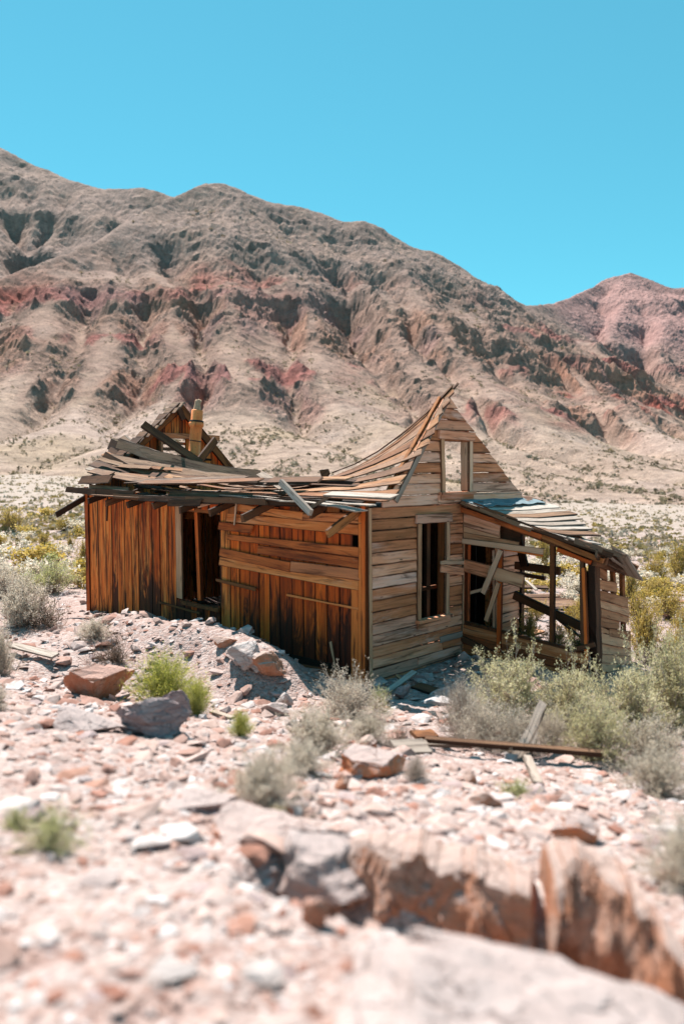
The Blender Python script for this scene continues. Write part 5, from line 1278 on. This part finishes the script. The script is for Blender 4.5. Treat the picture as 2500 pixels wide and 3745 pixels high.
kind('creosote', 'leaf_olive', 'twig_brown', 3, n_stem=46, n_twig=9, n_leaf=11, leaf=.055, stem_r=.012, lo=22, twig_len=.36, clump=.3, curl=.3)
kind('far_olive', 'leaf_olive', 'twig_brown', 3, n_stem=14, n_twig=6, n_leaf=7, leaf=.17, stem_r=.02, lo=12, twig_len=.4, aspect=1.5)
kind('far_tan', 'leaf_grey', 'twig_grey', 3, n_stem=14, n_twig=6, n_leaf=7, leaf=.17, stem_r=.02, lo=8, twig_len=.4, aspect=1.5)
kind('far_green', 'leaf_green', 'twig_brown', 2, n_stem=14, n_twig=6, n_leaf=7, leaf=.17, stem_r=.02, lo=8, twig_len=.4, aspect=1.5)
sr = random.Random(4)
def put_shrub(name, key, p, rad, hgt, label, group, cat='shrub'):
    b, l = sr.choice(KIND[key])
    e = empty(name, p, sr.uniform(0, 6.28)); e.scale = (rad * sr.uniform(.92, 1.08), rad * sr.uniform(.92, 1.08), hgt)
    tag(e, label, cat, group)
    ob = bpy.data.objects.new('branches', b); COL.objects.link(ob); ob.parent = e
    if l: ol = bpy.data.objects.new('foliage', l); COL.objects.link(ol); ol.parent = e
    return e
def shrub_px(name, key, px, py, wpx, hpx, label, group='shrubs around the cabin', deep=.35):
    p, d = ground_hit(px, py); big_ = 1.13 if group.startswith('shrubs before') else 1.0
    rad = wpx * d / FPX / 2 * .98 * big_; h = hpx * d / FPX * .86 * (1.04 if big_ > 1 else 1)
    y = p.y + rad * deep; x = p.x * y / p.y
    return put_shrub(name, key, (x, y, zg(x, y) - .02), rad, h * .95, label, group)
N_ = 'shrubs around the cabin'
shrub_px('dry_shrub', 'dry', 1270, 2640, 360, 185, 'round twiggy grey shrub before the near corner of the cabin')
shrub_px('shrub', 'green', 1385, 2610, 110, 110, 'light green tuft on the right side of the round twiggy shrub')
shrub_px('shrub', 'greysage', 1160, 2768, 400, 190, 'low grey-green shrub behind the orange rock')
shrub_px('shrub', 'greysage', 1340, 2725, 230, 130, 'small grey-green shrub between the round twiggy shrub and the orange rock')
shrub_px('dry_shrub', 'bare', 1470, 2735, 150, 95, 'tangle of bare brown twigs at the left end of the long pole')
shrub_px('yellow_bush', 'lime', 600, 2598, 350, 230, 'bright yellow-green bush behind the purple layered rock')
shrub_px('yellow_bush', 'lime', 720, 2622, 150, 170, 'smaller yellow-green clump right of the bright bush')
shrub_px('yellow_bush', 'lime', 880, 2700, 130, 120, 'sparse yellow-green weeds below the gravel bank')
shrub_px('shrub', 'greysage', 350, 2350, 170, 85, 'pale grey shrub on the bank below the left wall corner')
shrub_px('dry_shrub', 'bare', 425, 2435, 200, 120, 'bare brown twiggy bush behind the red boulder')
shrub_px('shrub', 'greysage', 80, 2300, 300, 200, 'large grey-green shrub on the bank left of the cabin')
shrub_px('dry_shrub', 'bare', 165, 2300, 200, 120, 'dark bare twigs under the large grey-green shrub')
shrub_px('shrub', 'green', 190, 2175, 260, 130, 'broad green shrub behind the large grey-green shrub')
shrub_px('shrub', 'greysage', 10, 2190, 200, 130, 'grey shrub at the left beside the broad green shrub')
shrub_px('shrub', 'greysage', 5, 2480, 150, 200, 'grey-green shrub next to the pale board on the gravel')
shrub_px('shrub', 'greysage', -20, 2600, 130, 120, 'small grey shrub left of the flat pink slab')
R_ = 'shrubs before the porch'
shrub_px('shrub', 'sage', 1860, 2650, 330, 270, 'tall pale green shrub before the low porch wall', R_)
shrub_px('shrub', 'sage', 2080, 2690, 330, 270, 'pale green shrub before the porch corner post', R_)
shrub_px('shrub', 'sage', 2290, 2720, 340, 310, 'leafy pale green shrub beside the porch end wall', R_)
shrub_px('shrub', 'sage', 2460, 2700, 340, 370, 'tallest pale green shrub right of the porch end wall', R_)
shrub_px('shrub', 'sage', 2170, 2790, 320, 230, 'pale green shrub at the right end of the long pole', R_)
shrub_px('shrub', 'greysage', 2380, 2830, 340, 210, 'grey-green shrub between the tallest shrub and the lowest one', R_)
shrub_px('dry_shrub', 'drystraight', 1690, 2700, 250, 240, 'dry straw-coloured shrub with straight stems before the gable wall', R_)
shrub_px('dry_shrub', 'dry', 1770, 2745, 260, 190, 'dry grey shrub behind the long pole', R_)
shrub_px('dry_shrub', 'dry', 1890, 2765, 240, 180, 'dry grey shrub around the slanted splintered board', R_)
shrub_px('dry_shrub', 'dry', 2010, 2760, 200, 170, 'dry grey shrub right of the slanted splintered board', R_)
shrub_px('shrub', 'greysage', 2400, 2915, 300, 190, 'rounded grey-green shrub low on the right slope', R_)
shrub_px('shrub', 'greysage', 2530, 3290, 420, 330, 'blurred grey shrub beside the big brown boulder', R_)
shrub_px('shrub', 'green', 1890, 2925, 170, 80, 'small green weeds below the crossed boards', R_)
shrub_px('dry_shrub', 'drystraight', 1520, 2860, 140, 110, 'small straw tuft right of the orange rock', R_)
shrub_px('shrub', 'greysage', 960, 2960, 420, 220, 'blurred grey-green shrub in the middle of the slope')
shrub_px('shrub', 'greysage', 1100, 2840, 300, 150, 'soft grey shrub left of the orange rock')
shrub_px('yellow_bush', 'lime', 1010, 2990, 110, 60, 'blurred yellow-green tuft in the middle of the slope')
shrub_px('shrub', 'green', 190, 3130, 330, 190, 'blurred green weeds in the left foreground')
shrub_px('shrub', 'green', 60, 3050, 160, 110, 'small blurred weeds left of the green weeds')
shrub_px('yellow_bush', 'lime', 560, 2975, 60, 60, 'tiny yellow-green sprout above the blurred pink rock')
# creosote bushes behind and right of the porch
G_ = 'olive bushes on the plain'
for px, py, w, h in ((2385, 2140, 170, 120), (2485, 2140, 130, 180), (2440, 2275, 200, 120), (2330, 2290, 140, 130), (2480, 2440, 190, 180), (2370, 2440, 190, 220), (2495, 2330, 110, 110), (2300, 2200, 110, 110), (2400, 2200, 160, 90),
                     (1990, 2090, 110, 130), (2090, 2350, 160, 150), (1935, 2360, 140, 120), (2120, 2280, 100, 110), (2030, 2390, 140, 110), (2110, 2420, 130, 110), (1960, 2270, 110, 80), (2345, 2370, 150, 130), (2450, 2530, 200, 180),
                     (50, 1955, 150, 100), (165, 2012, 90, 62), (235, 1945, 90, 55), (305, 2070, 90, 90), (260, 2010, 60, 40), (105, 2002, 60, 40), (320, 2150, 70, 80)):
    wh = 'on the gravel plain left of the cabin' if px < 400 else 'seen through the open porch frame' if px < 2150 else 'beyond the sagging porch end wall'
    shrub_px('olive_bush', 'creosote', px, py, w, h, 'olive-yellow bush ' + wh, 'olive bushes ' + wh)
# scattered shrubs of the plain: 260 single ones, the rest as ground cover
pts = []
while len(pts) < 1500:
    r = math.exp(sr.uniform(math.log(19), math.log(210))); a = sr.uniform(-.47, .47)
    x, y = r * math.sin(a), r * math.cos(a)
    if bool(inside_cabin(np.array([x]), np.array([y]))[0]) or y < 18: continue
    h = sr.uniform(.18, .42) * (1.4 if sr.random() < .12 else 1)
    pts.append((x, y, h * sr.uniform(.9, 1.7), h, sr.choices(('far_olive', 'far_tan', 'far_green'), (.26, .70, .04))[0]))
pts.sort(key=lambda q: -q[3] / q[1])
FL_ = {'far_olive': 'low olive-brown shrub dotted on the pale plain', 'far_tan': 'low greyish tan shrub dotted on the pale plain', 'far_green': 'low dull green shrub dotted on the pale plain'}
for x, y, rad, h, key in pts[:260]:
    put_shrub('plain_shrub', key, (x, y, zg(x, y) - .03), rad, h, FL_[key], 'low shrubs of the plain, ' + key.split('_')[1])

def tufts(name, X, Y, Zt, S_, mat, cols, label):
    """small ragged clumps of leaves, one object for what nobody could count"""
    rg = np.random.RandomState(len(X)); n = len(X); k = 9
    d = rg.normal(size=(n, k, 3)); d[..., 2] = np.abs(d[..., 2]); d /= np.linalg.norm(d, axis=2, keepdims=True)
    b = np.cross(d, rg.normal(size=(n, k, 3))); b /= np.linalg.norm(b, axis=2, keepdims=True)
    s = S_[:, None, None] * rg.uniform(.6, 1.1, (n, k, 1)); c = np.stack([X, Y, Zt], -1)[:, None] + d * s * .25 + rg.normal(0, .12, (n, k, 3)) * S_[:, None, None]
    tip = c + d * s * np.array([1.15, 1.15, .8]); mid = c + d * s * .5
    V = np.stack([c, mid + b * s * .4, tip, mid - b * s * .4], 2).reshape(-1, 3)
    F = np.arange(n * k * 4).reshape(-1, 4)
    me = np_mesh(name, V, F, False)
    ci = np.repeat(cols, k * 4, axis=0) * np.repeat(rg.uniform(.75, 1.2, (n * k, 1)), 4, axis=0); set_col(me, ci)
    return tag(link(name, me, mat), label, 'scrub', kind='stuff')
T = NT('scrub'); M['scrub'] = T.out(T.n('VertexColor', layer_name='col').outputs[0], 0.85, None, 0.1, .3)
rg = np.random.RandomState(77)
ex = pts[260:]
X = np.array([q[0] for q in ex]); Y = np.array([q[1] for q in ex]); H = np.array([q[3] for q in ex])
n2 = 5000; r = np.exp(rg.uniform(math.log(35), math.log(230), n2)); a = rg.uniform(-.47, .47, n2)
X = np.concatenate([X, r * np.sin(a)]); Y = np.concatenate([Y, r * np.cos(a)]); H = np.concatenate([H, rg.uniform(.12, .4, n2)])
pal = np.array([(0.30, 0.22, 0.08), (0.36, 0.29, 0.21), (0.31, 0.25, 0.17), (0.38, 0.33, 0.26), (0.26, 0.21, 0.10)])
tufts('plain_scrub', X, Y, zground(X, Y), H, M['scrub'], pal[rg.randint(0, 5, len(X))], 'fine low scrub covering the pale plain')
n3 = 24000; r = np.exp(rg.uniform(math.log(150), math.log(760), n3)); a = rg.uniform(-.46, .46, n3)
X, Y = r * np.tan(a), r
Zm = zmount(X, Y); slp = bil(slope, X, Y); okm = (Zm > valley(X, Y) - .6) & (slp + rg.normal(0, .1, n3) < .85) & (fbm(X / 22, Y / 22, 3, 95) + rg.uniform(-.4, .4, n3) + .5 * sstep(1.0, 3.0, bil(flow, X, Y)) > .2)
X, Y, Zm = X[okm], Y[okm], Zm[okm]
pal = np.array([(0.24, 0.19, 0.12), (0.29, 0.235, 0.16), (0.18, 0.145, 0.10), (0.31, 0.255, 0.19)])
tufts('hillside_scrub', X, Y, Zm + .1, np.exp(rg.normal(-.65, .45, len(X))) * (1 + .5 * sstep(300, 700, Y)), M['scrub'], pal[rg.randint(0, 4, len(X))], 'tiny scrub bushes dotting the mountain slopes')
# red and dark outcrop blocks on the lower mountain
